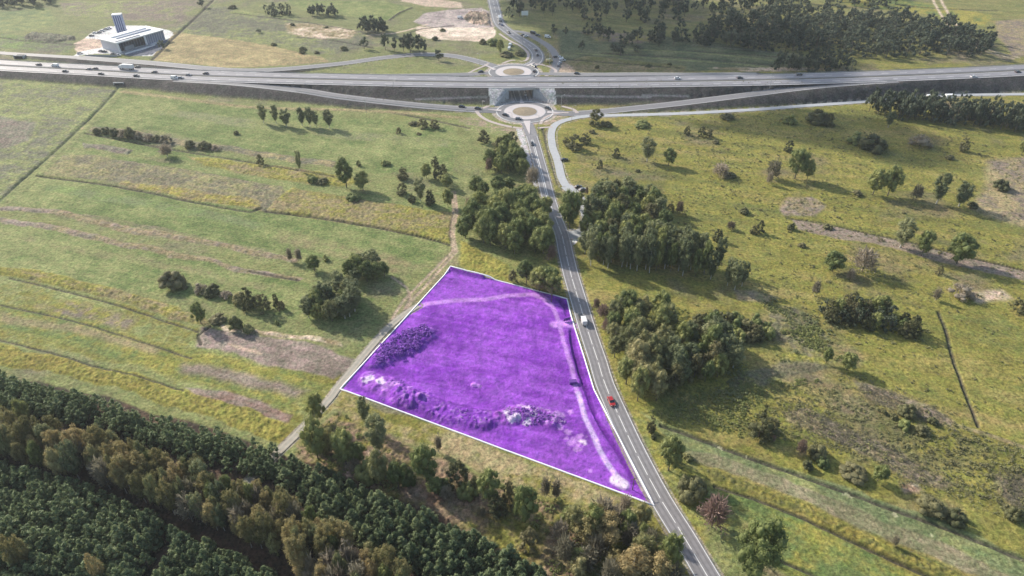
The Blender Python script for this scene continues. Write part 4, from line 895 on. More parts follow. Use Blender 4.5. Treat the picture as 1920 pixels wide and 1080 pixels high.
# ---- dense broadleaf wood west of the main road
fill([(870,452),(880,415),(905,395),(950,390),(1000,395),(1032,402),(1042,432),(1046,468),(1040,492),(1010,487),(975,482),(925,468)], 6.6, 'dec', 13, 9.5, 'in the dense wood left of the main road', 'dense wood left of the main road', 31, hv=.15)
fill([(962,545),(975,528),(1010,525),(1042,532),(1048,552),(1035,560),(995,555)], 6.0, 'dec', 10.5, 9.0, 'in the clump above the purple plot', 'clump above the purple plot', 32)
# ---- wood east of the road, and the long poplar row
fill([(1100,412),(1112,380),(1160,368),(1200,375),(1245,400),(1262,440),(1250,470),(1200,480),(1150,490),(1108,492),(1092,470)], 5.8, 'dec', 12.0, 7.8, 'in the mixed wood right of the car park', 'mixed wood right of the main road', 33, kinds=['dec','dec','dec','con','pop'])
fill([(1110,480),(1250,470),(1300,486),(1350,505),(1345,530),(1290,520),(1210,512),(1150,506),(1105,500)], 4.0, 'pop', 15, 5.6, 'in the tall row right of the road', 'tall row right of the main road', 34, kinds=['pop','pop','pop','dec'])
fill([(1352,525),(1400,528),(1415,545),(1370,548)], 3.8, 'pop', 13.5, 5.2, 'in the open group ending the tall row', 'open end of the tall row', 35)
# ---- big mixed wood beside the lower road
fill([(1135,640),(1150,605),(1200,590),(1255,600),(1262,640),(1250,700),(1240,745),(1195,752),(1165,710)], 5.2, 'oli', 12.0, 8.4, 'in the willow wood on the right verge', 'olive willows beside the road', 36, hv=.25, kinds=['oli','oli','oli','dec'])
fill([(1262,640),(1300,625),(1350,640),(1385,665),(1380,700),(1340,712),(1290,725),(1252,745),(1250,690)], 4.8, 'dec', 11.5, 6.8, 'in the dark wood behind the willows', 'dark half of the roadside wood', 37, hv=.25, kinds=['dec','con','dec','pop'])
fill([(1300,600),(1340,592),(1395,600),(1452,628),(1440,648),(1370,638),(1310,622)], 3.9, 'dbu', 5.5, 5.4, 'in the sloping row above the roadside wood', 'bush row above the roadside wood', 38, kinds=['dbu','bus','con'])
fill([(1535,597),(1545,582),(1600,574),(1670,588),(1722,628),(1712,636),(1640,622),(1560,606)], 3.5, 'con', 7.0, 4.8, 'in the isolated thicket of the right meadow', 'isolated pine thicket in the right meadow', 39, hv=.2, kinds=['con','con','far','dec'])
# ---- birch thickets in the left fields
fill([(575,600),(600,560),(640,545),(680,560),(685,575),(640,606)], 3.6, 'pop', 10, 6.8, 'in the larger thicket of the left fields', 'larger thicket in the left fields', 40, kinds=['pop','dec','pop','oli'])
fill([(640,528),(660,510),(700,505),(738,522),(732,528),(680,535)], 3.7, 'dec', 8.5, 6.6, 'in the smaller thicket of the left fields', 'smaller thicket in the left fields', 41, kinds=['dec','pop'])
# ---- group beside the bus bay
fill([(915,322),(925,285),(955,275),(975,300),(985,325),(960,335)], 5.2, 'dec', 11.0, 7.6, 'in the roadside clump below the near roundabout', 'clump below the near roundabout', 42, kinds=['dec','con','dec'])
fill([(885,378),(900,360),(985,368),(1010,385),(960,392)], 7.0, 'dec', 9.0, 7.0, 'behind the dense roadside wood', 'trees behind the dense wood', 43)
# ---- scrub woodland in the middle foreground
fill([(600,845),(700,860),(830,905),(960,960),(940,985),(840,950),(700,905),(650,885)], 6.0, 'oli', 7.5, 6, 'in the clearing beside the farm track end', 'clearing trees left', 44, hv=.35, kinds=['oli','dec','bir','con','gry','bus'])
fill([(1060,985),(1180,990),(1270,1060),(1290,1120),(1120,1120),(1040,1040)], 4.6, 'dec', 10.5, 6.4, 'in the roadside copse below the purple plot', 'copse at the bottom by the road', 45, hv=.28, kinds=['dec','oli','bir','bar','gry'])
# ---- far woods
FT_ = [(1290,82),(1340,42),(1400,30),(1500,26),(1600,32),(1700,42),(1800,58),(1858,80),(1850,112),(1760,104),(1690,112),(1560,104),(1400,98)]
fill(FT_, 8.8, 'far', 11.5, 9.6, 'in the large wood beyond the motorway', 'large wood beyond the motorway', 51, True, .34, kinds=['far','fad','far'])
fill([(1448,130),(1480,118),(1560,118),(1605,133),(1560,137),(1480,137)], 6, 'fad', 11, 7, 'in the copse on the far motorway edge', 'copse at the far motorway edge', 52, True, kinds=['far','fad'])
fill([(1625,212),(1640,200),(1700,205),(1800,212),(1960,232),(1980,258),(1880,246),(1760,233),(1660,222)], 5.2, 'far', 13.5, 7.6, 'in the dense belt by the service road', 'dense belt by the service road right', 53, True, kinds=['far','fad'])
fill([(950,35),(960,-20),(1120,-20),(1280,-10),(1290,40),(1200,48),(1060,35)], 15, 'fad', 12, 9, 'in the loose woodland behind the billboard', 'loose woodland at the top edge', 54, True, jit=.5, kinds=['far','fad'])
fill([(1070,55),(1120,60),(1180,70),(1280,60),(1290,85),(1200,92),(1130,75)], 13, 'fad', 12, 10, 'on the shaded meadow beyond the far roundabout', 'scattered trees beyond the far roundabout', 55, True, jit=.5, kinds=['far','fad'])
fill([(1280,20),(1400,5),(1560,0),(1700,-10),(1700,12),(1500,18),(1340,30)], 12, 'fad', 12, 9, 'in the scattered trees behind the large wood', 'distant trees at the top right', 56, True, jit=.5, kinds=['far','fad'])
fill([(668,52),(722,54),(722,66),(672,63)], 6, 'fad', 11, 8, 'in the clump left of the sand pit', 'clump left of the sand pit', 57, True)
fill([(-30,15),(0,-10),(100,-10),(100,12),(20,18)], 10, 'fad', 11, 9, 'in the top left corner group', 'trees in the top left corner', 58, True)
fill([(577,31),(590,24),(630,26),(632,34)], 5.5, 'fad', 9, 7, 'in the low clump on the top field', 'low clump in the top field', 59, True)
fill([(486,24),(515,20),(550,28),(520,32)], 5.5, 'far', 9, 6, 'in the slim clump on the top field', 'slim clump at the top', 60, True)
T = '''
pop 495 231 20 35|first poplar from the left in the row below the motorway
pop 518 232 17 35|second poplar from the left in the row below the motorway
pop 538 237 25 32|broad poplar beside the gap in the row below the motorway
pop 567 236 19 33|poplar just right of the gap in the row below the motorway
pop 582 238 18 36|tallest poplar of the three touching ones below the motorway
pop 593 238 17 30|rightmost of the three touching poplars below the motorway
pop 618 240 23 33|last poplar standing apart at the right end of the row
dbu 443 252 10 11|tiny dark bush alone on the bright green field below the poplars
dbu 182 250 16 13|leftmost dark bush of the hedge on the upper left fields
dbu 200 250 18 16|second bush from the left in the upper left hedge
dbu 216 254 20 19|third bush from the left in the upper left hedge
gbu 233 258 22 20|greyish bush in the middle of the upper left hedge
dbu 247 260 22 28|tallest bush of the upper left hedge
gbu 263 262 22 20|greyish bush just right of the tallest in the hedge
gbu 280 264 22 18|low greyish bush toward the right of the hedge
dbu 294 264 18 15|dark bush near the right end of the hedge
gbu 312 268 24 18|last wide bush at the right end of the upper left hedge
bar 314 294 28 30|loose twiggy birch below the right end of the hedge
dbu 358 277 20 18|round dark bush right of the twiggy birch
dbu 384 279 26 18|wide dark bush continuing the hedge to the right
gbu 405 281 20 11|low grey bush trailing off the hedge
con 489 309 16 20|small conifer alone between the left hedge lines
pop 563 323 13 40|slender single poplar in the left fields
bus 587 341 20 17|bush below the slender single poplar
dbu 606 343 24 10|low dark brush right of the bush by the slender poplar
dec 650 352 42 56|largest tree of the field group left of the centre
dec 681 357 34 38|round tree right of the largest in the field group
con 673 311 9 12|tiny conifer above the field group
bus 723 309 18 14|low bush alone on the green field above centre
con 816 311 17 20|small pointed conifer at the top of the scattered group
con 757 336 22 25|leaning dark conifer left in the scattered group
dec 800 335 25 30|round tree in the middle of the scattered group
con 822 337 20 30|dark conifer right of the round tree in the scattered group
con 832 326 14 20|thin conifer behind the dark one in the scattered group
dec 838 352 27 26|round tree below the thin conifer in the scattered group
pop 789 378 26 44|tall pale tree at the bottom of the scattered group
con 755 364 22 22|dark conifer at the bottom left of the scattered group
con 773 379 17 17|small dark conifer next to the tall pale tree
con 807 384 22 30|dark conifer right of the tall pale tree
dec 840 388 26 34|dark round tree beside the dirt track
bus 664 374 28 15|low wide bush above the weedy meadow
red 880 390 22 24|orange brown tree by the dirt track left of the dense wood
con 748 250 12 12|tiny dark conifer on the upper green field
dbu 785 252 10 5|tiny dark shrub beside the conifer on the green field
con 793 239 22 18|dark bush of the group near the left motorway ramp
con 815 240 20 17|second dark bush of the group near the left motorway ramp
dbu 775 234 18 9|low bush left of the pair near the left ramp
con 907 267 24 24|round dark tree standing alone left of the near roundabout exit
red 917 323 20 34|reddish tree at the left of the roadside clump
red 942 285 26 34|brown topped tree above the roadside clump
gry 998 350 38 46|grey twiggy tree leaning over the bus bay road
dec 893 364 34 36|tree left of the dense wood edge
dec 933 364 34 36|round tree just above the dense wood
dec 955 358 28 28|smaller round tree above the dense wood
dec 978 365 24 18|low tree nearest the road above the dense wood
red 1034 488 26 36|rust coloured tree on the road side of the dense wood
con 962 527 18 22|dark conifer left of the clump above the purple plot
bar 545 490 14 30|left of two thin birches above the field thicket
bar 562 491 14 32|right of two thin birches above the field thicket
dec 590 508 32 32|dark round tree between thin birches and thicket
bus 610 488 14 12|small bush behind the field thicket
dbu 323 537 50 34|large purple grey dome of a bush on the left green field
dbu 347 541 11 8|tiny shrub touching the dome bush on the left field
gbu 378 548 30 20|left part of the low purple grey bushes in the left field
dbu 400 551 34 22|middle of the low purple grey bushes in the left field
gbu 424 559 28 18|right end of the low purple grey bushes in the left field
obu 450 567 26 26|yellow green bush left of the conifer pair in the left field
con 470 578 30 42|taller conical tree of the pair in the left field
con 495 582 32 32|wider conical tree of the pair in the left field
con 519 575 15 26|narrow conifer right of the pair in the left field
con 529 580 17 17|smallest conifer at the right of the pair
dec 378 608 33 42|dark round tree at the corner of the ploughed field
dbu 410 600 34 12|low dark brush right of the corner tree
obu 443 617 28 28|bright yellow bush on the field edge below the green strip
obu 465 622 24 15|low yellow bush beside the bright yellow bush
bus 520 608 8 10|tiny shrub on the green strip left of the farm track
dec 597 792 42 56|upper tree beside the lower end of the farm track
dec 597 862 54 74|big tree beside the lower end of the farm track
dec 650 872 58 62|wide tree right of the farm track end
oli 622 850 34 44|olive tree between the two big ones at the farm track
pop 687 800 26 52|slender tree touching the corner below the purple plot
pop 712 852 48 64|tall pale tree below the left edge of the purple plot
oli 715 912 46 64|yellow green tree above the pine block
dec 748 918 42 46|dark tree right of the yellow green one above the pines
dec 800 908 60 72|largest dark tree in the clearing below the plot
bar 823 848 16 38|thin half bare tree behind the largest clearing tree
con 857 908 44 42|dark tree right of the largest in the clearing
con 890 925 24 30|small conifer between two clearing trees
dec 917 940 54 52|round tree above the deep shade in the clearing
con 955 944 28 42|narrow dark tree right of the round clearing tree
dec 985 980 58 64|dense tree in the middle bottom beside the pines
con 992 1024 40 30|low dark tree below the dense middle tree
bar 1022 934 22 46|left of two pale thin birches below the plot
bar 1042 938 20 46|right of two pale thin birches below the plot
oli 1078 1005 52 56|olive tree below the thin birches
dec 1108 1015 56 62|dark tree next to the olive one below the plot
bar 1170 965 26 42|thin birch near the bottom tip of the purple plot
oli 1200 988 40 44|olive tree near the bottom tip of the purple plot
gry 1214 1036 44 50|brown twiggy tree close to the road at the bottom
dec 1250 1072 56 66|dark tree at the road edge on the bottom border
dec 1068 428 48 74|tall tree between the main road and the car park lane
dec 1084 392 30 34|smaller tree at the top of the car park lane
con 1117 234 34 30|brownish round tree at the bend of the service road
dbu 1140 237 17 12|dark bush right of the brownish tree by the service road
bus 1203 236 30 13|low wide bush on the verge below the service road
dbu 1110 249 13 9|tiny dark bush under the brownish tree
con 1077 279 33 27|large brown dome shaped tree right of the service lane
con 1062 271 15 16|small tree touching the left of the brown dome tree
con 1098 269 22 21|dark bush up right of the brown dome tree
con 1155 294 16 17|small dark tree in the meadow right of the dome tree
con 1125 316 13 17|small cone shaped bush in the meadow by the lane
pop 1213 303 34 45|tall oval tree, left of the pair in the right meadow
dec 1253 311 30 34|rounder tree, right of the pair in the right meadow
dbu 1196 322 10 6|tiny shrub under the meadow tree pair
red 1100 365 8 20|thin reddish sapling beside the sandy lane
con 1118 375 18 18|dark green bush at the sandy lane bend
con 1165 368 30 30|pointed conifer at the top of the mixed wood
dbu 1188 366 26 16|dark spreading bush behind the mixed wood
red 1273 402 22 32|brown topped tree in the meadow right of the mixed wood
con 1256 396 16 16|small dark tree left of the brown topped one
dbu 1395 400 17 13|lone dark shrub in the upper right meadow
con 1345 451 20 24|dark pointed tree in the meadow above the tall row
red 1370 430 24 18|reddish low bush in the meadow
con 1414 438 17 18|left of two touching dark bushes in the meadow
con 1424 436 17 24|right of two touching dark bushes in the meadow
con 1288 253 13 18|lone oval shrub at the left of the far meadow shrubs
con 1315 256 16 20|oval shrub left of its twin on the far meadow
con 1330 258 16 17|oval shrub right of its twin on the far meadow
dbu 1341 268 15 8|low shrub below the twin shrubs
gry 1350 329 48 28|wide grey twiggy bush in the upper right meadow
dbu 1368 332 24 12|dark low bush right of the grey twiggy bush
dbu 1363 223 25 14|dark bush at the edge of the service road
bus 1480 231 26 20|pale green bush below the service road
dbu 1532 229 44 28|wide dark bush below the service road
con 1553 236 22 24|dark tree at the right of the wide bush
bus 1600 266 36 22|left of two merging bushes in the upper right meadow
dbu 1635 280 50 33|right and bigger of two merging bushes in the upper right meadow
pop 1665 239 20 30|single tree below the dense belt at right
gbu 1723 274 44 28|loose reddish grey bush in the upper right meadow
con 1805 284 20 28|small dark tree near the brown pasture
dbu 1780 298 16 10|small dark shrub near the brown pasture
dec 1914 291 22 30|dark tree at the right edge above the brown pasture
con 1478 284 18 22|small dark tree crowning the upper meadow group
dec 1490 335 46 58|tallest tree of the upper right meadow group
gry 1448 336 40 46|grey twiggy tree left of the tallest in the group
dec 1513 337 27 38|tree right of the tallest in the upper meadow group
gry 1441 346 18 30|small twiggy tree at the foot of the group
dec 1636 366 40 50|left dark tree of the big right meadow cluster
dec 1664 367 42 56|right dark tree of the big right meadow cluster
dbu 1606 366 18 12|small bush left of the big right meadow cluster
gry 1716 376 30 38|grey tree between the two right meadow clusters
pop 1755 382 32 56|tall leaning tree of the far right group
pop 1797 387 36 44|pale tree right of the tall leaning one
dbu 1822 388 20 12|small bush right of the pale tree
dbu 1873 354 32 22|dark bush on the brown pasture at right
pop 1687 464 42 54|pale tree, left of three beside the bare strip
dec 1727 480 38 50|middle dark tree of three beside the bare strip
dec 1793 494 60 56|largest dark tree of three beside the bare strip
dec 1560 509 46 38|dark bush tree left of the grey one in the right meadow
gry 1617 510 66 52|large grey twiggy tree in the right meadow
gry 1593 524 22 26|small twiggy tree under the large grey one
bar 1527 554 18 34|pale thin birch left of the pine thicket
con 1760 514 13 18|tiny conifer right of the three trees by the bare strip
gbu 1802 555 52 26|low reddish grey bush in the lower right meadow
bar 1753 563 16 28|thin pale sapling above the pine thicket
con 1914 583 36 32|dark round tree at the right edge
dbu 1552 428 18 10|dark shrub at the start of the bare strip
dbu 1483 430 15 15|dark shrub at the left tip of the bare strip
dbu 1503 462 15 10|tiny shrub in the meadow under the bare strip
dec 1548 682 22 30|left small tree of the pair above the reeds
dec 1587 694 38 32|right darker tree of the pair above the reeds
red 1130 598 34 34|dark red bush on the right verge opposite the plot
red 1138 622 32 30|lower dark red bush on the right verge
red 1118 580 20 26|small dark red sapling above the verge bushes
dec 1195 752 42 60|broad tree closing the roadside wood at its lower end
oli 1230 752 40 54|olive tree at the lower right end of the roadside wood
con 1423 818 52 40|dark bush group in the lower right meadow
con 1428 790 11 36|narrow spire shaped conifer above the dark bush group
con 1447 815 30 28|dark bush right of the spire conifer
red 1500 851 28 32|rusty brown tree in the lower right meadow
dbu 1532 854 36 26|dark purple bush right of the rusty tree
red 1448 828 14 16|small rusty bush by the dark bush group
dbu 1512 878 22 16|small dark bush above the green strip
bus 1543 872 26 17|green bush above the green strip
dbu 1600 892 50 18|low purple bush above the green strip
dec 1645 902 34 28|dark green bush above the green strip
dbu 1700 776 36 20|largest dark bush of the cluster in the right reeds
dbu 1657 776 11 10|leftmost tiny bush of the cluster in the right reeds
dbu 1675 784 14 10|second tiny bush of the cluster in the right reeds
bus 1697 801 28 15|green bush at the bottom left of the cluster in the reeds
dbu 1727 811 28 15|dark bush at the bottom right of the cluster in the reeds
dbu 1747 794 20 12|dark bush at the right of the cluster in the reeds
dbu 1743 957 52 24|long dark bush on the ditch of the green strip
dbu 1790 977 42 22|dark bush further right on the green strip ditch
dbu 1900 972 32 22|dark bush near the lower right edge
dec 1253 882 54 64|dark round tree on the right verge of the lower road
con 1268 868 20 30|small dark tree behind the round one on the verge
dbu 1297 930 60 46|brown green domed tree on the verge further down
red 1334 988 74 62|reddish bare tree with a long shadow by the lower road
dec 1408 1088 98 100|big leafy tree at the bottom edge right of the road
con 1219 810 18 32|small dark conifer on the verge near the red car
dbu 1225 822 11 10|tiny bush under the small conifer on the verge
gry 1674 1024 18 22|small brown shrub standing in the yellow weeds
obu 1290 860 20 12|low bush at the start of the field track
fad 683 92 20 24|small dark tree left of the far poplar clump
fad 723 94 20 34|slim dark tree of the far clump near the motorway
fad 757 97 24 34|left tree of the dense far clump near the motorway
fad 770 99 30 38|middle tree of the dense far clump near the motorway
fad 786 98 24 34|right tree of the dense far clump near the motorway
dbu 568 94 14 9|wide dark bush above the right part of the tan field
dbu 594 100 10 7|small dark bush right of the wide one by the tan field
dbu 645 94 14 10|dark bush between tan field and far clump
dbu 513 85 12 6|low dark bush at the top rim of the tan field
dbu 612 52 8 5|tiny dark bush on the tan hump of the top field
dbu 548 48 9 5|tiny dark bush left on the top rough field
dbu 436 16 16 9|dark bush pair on the top left field
fad 740 96 16 26|tree between the slim and the dense far clump trees
fad 795 99 18 28|last tree at the right of the dense far clump
fad 764 92 26 30|tree at the back of the dense far clump
dbu 1215 125 12 8|dark bush on the meadow beyond the slip lane
dbu 1120 128 10 7|small dark bush near the slip lane beyond the motorway
dbu 1330 60 18 10|dark bush left of the large wood
dbu 1255 122 10 6|tiny bush right on the meadow beyond the slip lane
fad 1195 98 26 16|low wide tree in the shaded far meadow
fad 1150 100 20 22|tree left of the round dark one in the shaded meadow
fad 823 114 22 22|round tree inside the ramp loop
dbu 816 75 12 9|dark shrub on the edge of the sand pit
dbu 830 58 12 6|dark shrub in the middle of the sand pit
dbu 905 82 14 12|dark bush right below the sand pit
bus 925 84 22 18|green bush beside the parked vehicles
dec 938 102 18 28|tall bush by the bend above the far roundabout
dbu 975 103 22 12|dark hedge patch inside the road bend
dbu 950 105 26 10|low hedge left inside the road bend
fad 380 14 20 18|dark tree at the head of the far ditch
fad 305 92 16 20|green tree at the corner of the white showroom yard
con 566 100 14 8|dark bush at the edge of the tan field
fad 486 62 12 8|dark bush in the top middle field
fad 1038 66 14 22|small dark tree right of the depot
fad 1060 68 14 18|dark tree right of the small one by the depot
fad 1090 98 16 24|dark tree on the meadow right of the far roundabout
fad 1163 104 28 22|round dark tree in the shaded far meadow
'''
for ln in T.strip().split('\n'):
    a, lab = ln.split('|'); k, x, y, w, h = a.split(); plant_px(k, float(x), float(y), float(w), float(h), lab)
# ---- low scrub and tussocks, uncountable
def scatter(name, polys, n, mat, smin, smax, seed, label, soft=0, twig=False):
    rs = np.random.RandomState(seed); Vs = []; Fs = []; k = 0; prot = []
    for v in range(4):
        r_ = np.random.RandomState(seed+v); C_, R_ = env_points(r_, 'bus', 4)
        if twig: V0, F0 = twig_arrays(r_, 16, .0, .5); V1, F1 = crown_arrays(r_, C_[:2], R_[:2], 10, .11, 1, 0, True); prot.append((np.vstack([V0*np.array([1,1,1.2]), V1]), np.vstack([F0, F1+len(V0)])))
        else: prot.append(crown_arrays(r_, C_, R_*1.2, 14, .13, 1, .7, True))
    for poly, share in polys:
        P = atn(poly); lo, hi = P.min(0), P.max(0); m = int(n*share*1.0); g = rs.uniform(lo-soft, hi+soft, (m, 2)); gx_, gy_ = warp(g[:,0], g[:,1], 1.5); sdd = poly_sd(gx_, gy_, P)+soft*.8*fbm(g[:,0], g[:,1], 7, 2, seed+5); ok = (sdd > 0) if soft == 0 else rs.rand(m) < sstep(-soft, soft*.8, sdd)
        den = fbm(g[:,0], g[:,1], 22, 3, seed) > -.12; g = g[ok & den]
        for x, y in g:
            if not in_frame(x, y): continue
            if -30 < x < 16 and y > 395: continue
            V, Fc = prot[rs.randint(4)]; s = rs.uniform(smin, smax)*(rs.rand()*.7+.5); a = rs.rand()*6.28; c, s_ = math.cos(a), math.sin(a)
            Vs.append(np.stack([(V[:,0]*c-V[:,1]*s_)*s*1.3+x, (V[:,0]*s_+V[:,1]*c)*s*1.3+y, V[:,2]*s*.8+ground_z(x, y)-.05], 1)); Fs.append(Fc+k); k += len(V)
    if Vs: tag(link(bpy.data.objects.new(name, mesh_np(name, np.vstack(Vs), np.vstack(Fs), [LM[mat]]))), label, 'ground cover', kind='stuff')
RM = [(1090,250),(1180,225),(1600,200),(1960,280),(1960,900),(1500,840),(1430,700),(1440,560),(1280,450),(1180,350),(1110,330)]
scatter('scrub', [(RM, 1), ([(1480,770),(1780,905),(1960,990),(1960,860),(1600,700)], .45)], 1500, 'con', .5, 1.7, 71, 'small dark shrubs scattered over the right hand meadow')
scatter('tussock_grass', [(RM, 1), ([(1200,770),(1500,830),(1960,1000),(1960,850),(1450,700)], .5)], 9500, 'oli', .35, 1.25, 72, 'yellowish tussocks covering the right hand meadow')
scatter('dry_tufts', [(RM, 1), ([(1200,770),(1500,830),(1960,1000),(1960,850),(1450,700)], .5)], 5000, 'gry', .35, 1.0, 79, 'dry brownish tufts among the tussocks of the right hand meadow', 0, True)
scatter('undergrowth', [([(560,840),(640,790),(860,885),(1020,945),(1240,1015),(1320,1120),(1150,1120),(1000,1070),(880,1000),(700,930)], 1), ([(1440,575),(1530,600),(1560,660),(1550,690),(1420,740),(1370,735),(1440,690),(1480,650)], 1.3), ([(1150,560),(1260,560),(1300,620),(1180,620)], .25), ([(1250,740),(1300,730),(1400,760),(1380,800),(1260,780)], .2)], 5200, 'dec', .4, 1.5, 73, 'knee high green undergrowth of the clearing and the scrub field', 5)
scatter('dry_weeds', [([(100,290),(300,310),(545,350),(490,393),(220,342),(70,327)], .7), ([(150,238),(450,277),(628,303),(620,314),(300,268)], .5), ([(548,352),(862,400),(845,458),(560,404)], .5), ([(-20,500),(200,538),(400,612),(370,606),(100,536)], .4), ([(0,644),(300,715),(556,795),(535,832),(250,740),(0,680)], .6), ([(1475,770),(1560,795),(1790,905),(1700,890),(1520,810)], .6), ([(1600,715),(1740,760),(1790,805),(1620,740)], .3), ([(1860,890),(1960,900),(1960,960),(1865,920)], .3), ([(1300,864),(1660,1010),(1840,1090),(1640,1035),(1340,905)], .3)], 7500, 'gry', .3, .8, 74, 'dry weeds standing in the strips between the fields', 1.0, True)
scatter('reeds', [([(1475,770),(1510,768),(1560,795),(1640,830),(1740,880),(1790,905),(1770,915),(1700,890),(1600,845),(1520,810),(1475,790)], 1), ([(1600,715),(1680,735),(1740,760),(1790,805),(1700,775),(1620,740)], .6), ([(1860,890),(1960,900),(1960,960),(1900,950),(1865,920)], .4)], 4200, 'gry', .6, 1.4, 76, 'grey brown reeds in bands across the lower right meadow', 4.5, True)
scatter('low_thicket', [([(1440,575),(1480,572),(1530,600),(1560,640),(1550,690),(1480,705),(1420,740),(1370,735),(1380,700),(1440,690),(1480,650),(1450,610)], 1)], 2600, 'pop', .5, 1.9, 77, 'low grey green thicket spreading between roadside wood and pine thicket', 8)
scatter('slope_weeds', [([(645,196),(900,198),(900,188),(645,170)], .5), ([(1045,196),(1300,188),(1600,186),(1700,178),(1300,168),(1045,168)], .8)], 1500, 'con', .3, .8, 78, 'dark weeds on the motorway slopes')
scatter('plot_scrub', [([(695,665),(720,640),(760,622),(795,615),(806,630),(780,655),(740,672),(712,684)], 1), ([(720,722),(780,735),(860,768),(918,788),(912,800),(850,790),(770,758),(725,738)], 3.4), ([(940,778),(1000,768),(1030,785),(1000,796),(950,792)], .2)], 900, 'prd', .7, 1.8, 80, 'purple tinted scrub on the mound and the long bank of the plot', 1.2)
scatter('plot_rubble', [([(668,702),(690,700),(760,735),(860,775),(915,790),(905,802),(820,785),(740,755),(680,728)], 1), ([(936,765),(1000,757),(1060,775),(1060,800),(950,797)], .6)], 420, 'prp', .3, .8, 75, 'purple rubble and clods on the two spoil heaps of the plot') if 'prp' in LM else None
# ------------------------------------------------------------------ vehicles
def paint_mat():
    m, nt, b = node_mat('car_paint'); N = nt.nodes; oi = N.new('ShaderNodeObjectInfo'); tc = N.new('ShaderNodeTexCoord')
    no = N.new('ShaderNodeTexNoise'); no.inputs['Scale'].default_value = 3; nt.links.new(tc.outputs['Object'], no.inputs['Vector'])
    r = N.new('ShaderNodeMapRange'); nt.links.new(no.outputs['Fac'], r.inputs['Value']); r.inputs['To Min'].default_value = .85; r.inputs['To Max'].default_value = 1.1
    vm = N.new('ShaderNodeVectorMath'); vm.operation = 'SCALE'; nt.links.new(oi.outputs['Color'], vm.inputs[0]); nt.links.new(r.outputs[0], vm.inputs['Scale'])
    nt.links.new(vm.outputs[0], b.inputs['Base Color']); b.inputs['Roughness'].default_value = .3; b.inputs['Coat Weight'].default_value = .5; return m
M_PAINT = paint_mat()
M_LAMP = simple('headlamp_glass', (.6,.6,.58), .15, .02); M_TAIL = simple('tail_lamp_red', (.35,.02,.02), .3, .02)
VMESH = {}
def vehicle_meshes(kind):
    if kind in VMESH: return VMESH[kind]
    P = []
    if kind == 'car':
        L_, W_, H_ = 4.4, 1.8, 1.46
        m = MB(); m.prism([(-2.2,.32),(2.15,.32),(2.2,.6),(2.05,.82),(1.05,.95),(-1.75,.98),(-2.15,.9),(-2.22,.6)], -.9, .9); P.append(('body', m.mesh('body', M_PAINT, .05), 0))
        m = MB(); z0, z1 = .96, 1.42; b = [(-1.75,-.8,z0),(1.1,-.8,z0),(1.1,.8,z0),(-1.75,.8,z0),(-1.2,-.62,z1),(.25,-.62,z1),(.25,.62,z1),(-1.2,.62,z1)]
        m.v = b; m.f = [(4,5,6,7),(0,1,5,4),(1,2,6,5),(2,3,7,6),(3,0,4,7)]; P.append(('windows', m.mesh('windows', M_GLASS), 0))
        P.append(('roof', MB().box(-1.25,.3,-.64,.64,1.42,1.47,.04).mesh('roof', M_PAINT), 0)); wx, wr = (1.35,-1.35), .33
    elif kind == 'van':
        L_, W_, H_ = 5.4, 2.0, 2.3
        m = MB(); m.prism([(-2.7,.35),(2.6,.35),(2.7,.7),(2.6,1.15),(1.75,1.35),(1.25,2.15),(1.0,2.28),(-2.6,2.3),(-2.7,2.1)], -.98, .98); P.append(('body', m.mesh('body', M_PAINT, .05), 0))
        m = MB(); m.quad((1.80,-.85,1.40),(1.80,.85,1.40),(1.33,.78,2.08),(1.33,-.78,2.08)); 
        for s_ in (-1, 1): m.quad(*[(x, s_*1.0, z) for x, z in ((.35,1.35),(1.55,1.35),(1.15,2.0),(.35,2.0))][::s_])
        P.append(('windows', m.mesh('windows', M_GLASS), 0)); wx, wr = (1.75,-1.7), .36
    else:
        L_, W_, H_ = 11.5, 2.5, 3.8
        P.append(('cargo_box', MB().box(-5.7,3.1,-1.25,1.25,1.1,3.8).mesh('cargo_box', M_PAINT, .04), 0))
        m = MB(); m.prism([(3.4,.6),(5.7,.6),(5.75,1.7),(5.4,2.9),(4.9,3.1),(3.4,3.1)], -1.2, 1.2); P.append(('cab', m.mesh('cab', M_PAINT, .06), 0))
        P.append(('windscreen', MB().quad((5.78,-1.05,1.75),(5.78,1.05,1.75),(5.46,1.0,2.85),(5.46,-1.0,2.85)).mesh('windscreen', M_GLASS), 0))
        P.append(('chassis', MB().box(-5.6,5.5,-.5,.5,.6,1.05).mesh('chassis', M_DARK), 0)); wx, wr = (4.5,-3.2,-4.5), .5
    wm = MB().disc(0,0,0,wr,14,'y',.24).mesh('wheel', M_RUBBER)
    for x in wx:
        for s_ in (-1, 1): P.append(('wheel', wm, (x, s_*(W_/2-.1), wr)))
    lx = L_/2+(-.02 if kind != 'truck' else .0)
    hm = MB().box(-.05,.05,-.18,.18,-.09,.09).mesh('headlight', M_LAMP); tm = MB().box(-.05,.05,-.16,.16,-.1,.1).mesh('tail_light', M_TAIL)
    for s_ in (-1, 1):
        P.append(('headlight', hm, (lx-.02, s_*.62, .68 if kind != 'truck' else 1.0))); P.append(('tail_light', tm, (-lx+.0, s_*.66, .78 if kind != 'truck' else 1.2)))
    VMESH[kind] = P; return P
COLR = {'white':(.8,.8,.8),'dark':(.03,.033,.04),'red':(.42,.02,.025),'grey':(.22,.23,.25),'silver':(.5,.51,.53),'blue':(.04,.08,.2),'yellow':(.75,.6,.25),'brown':(.12,.07,.05)}
def road_at(key, px, py, z):
    p = at(px, py, z); L_ = ROADS[key][0]; i = int(np.argmin((L_[:,0]-p.x)**2+(L_[:,1]-p.y)**2)); i = min(max(i, 1), len(L_)-2)
    d = L_[i+1]-L_[i-1]; return p, L_[i][2], math.atan2(d[1], d[0])
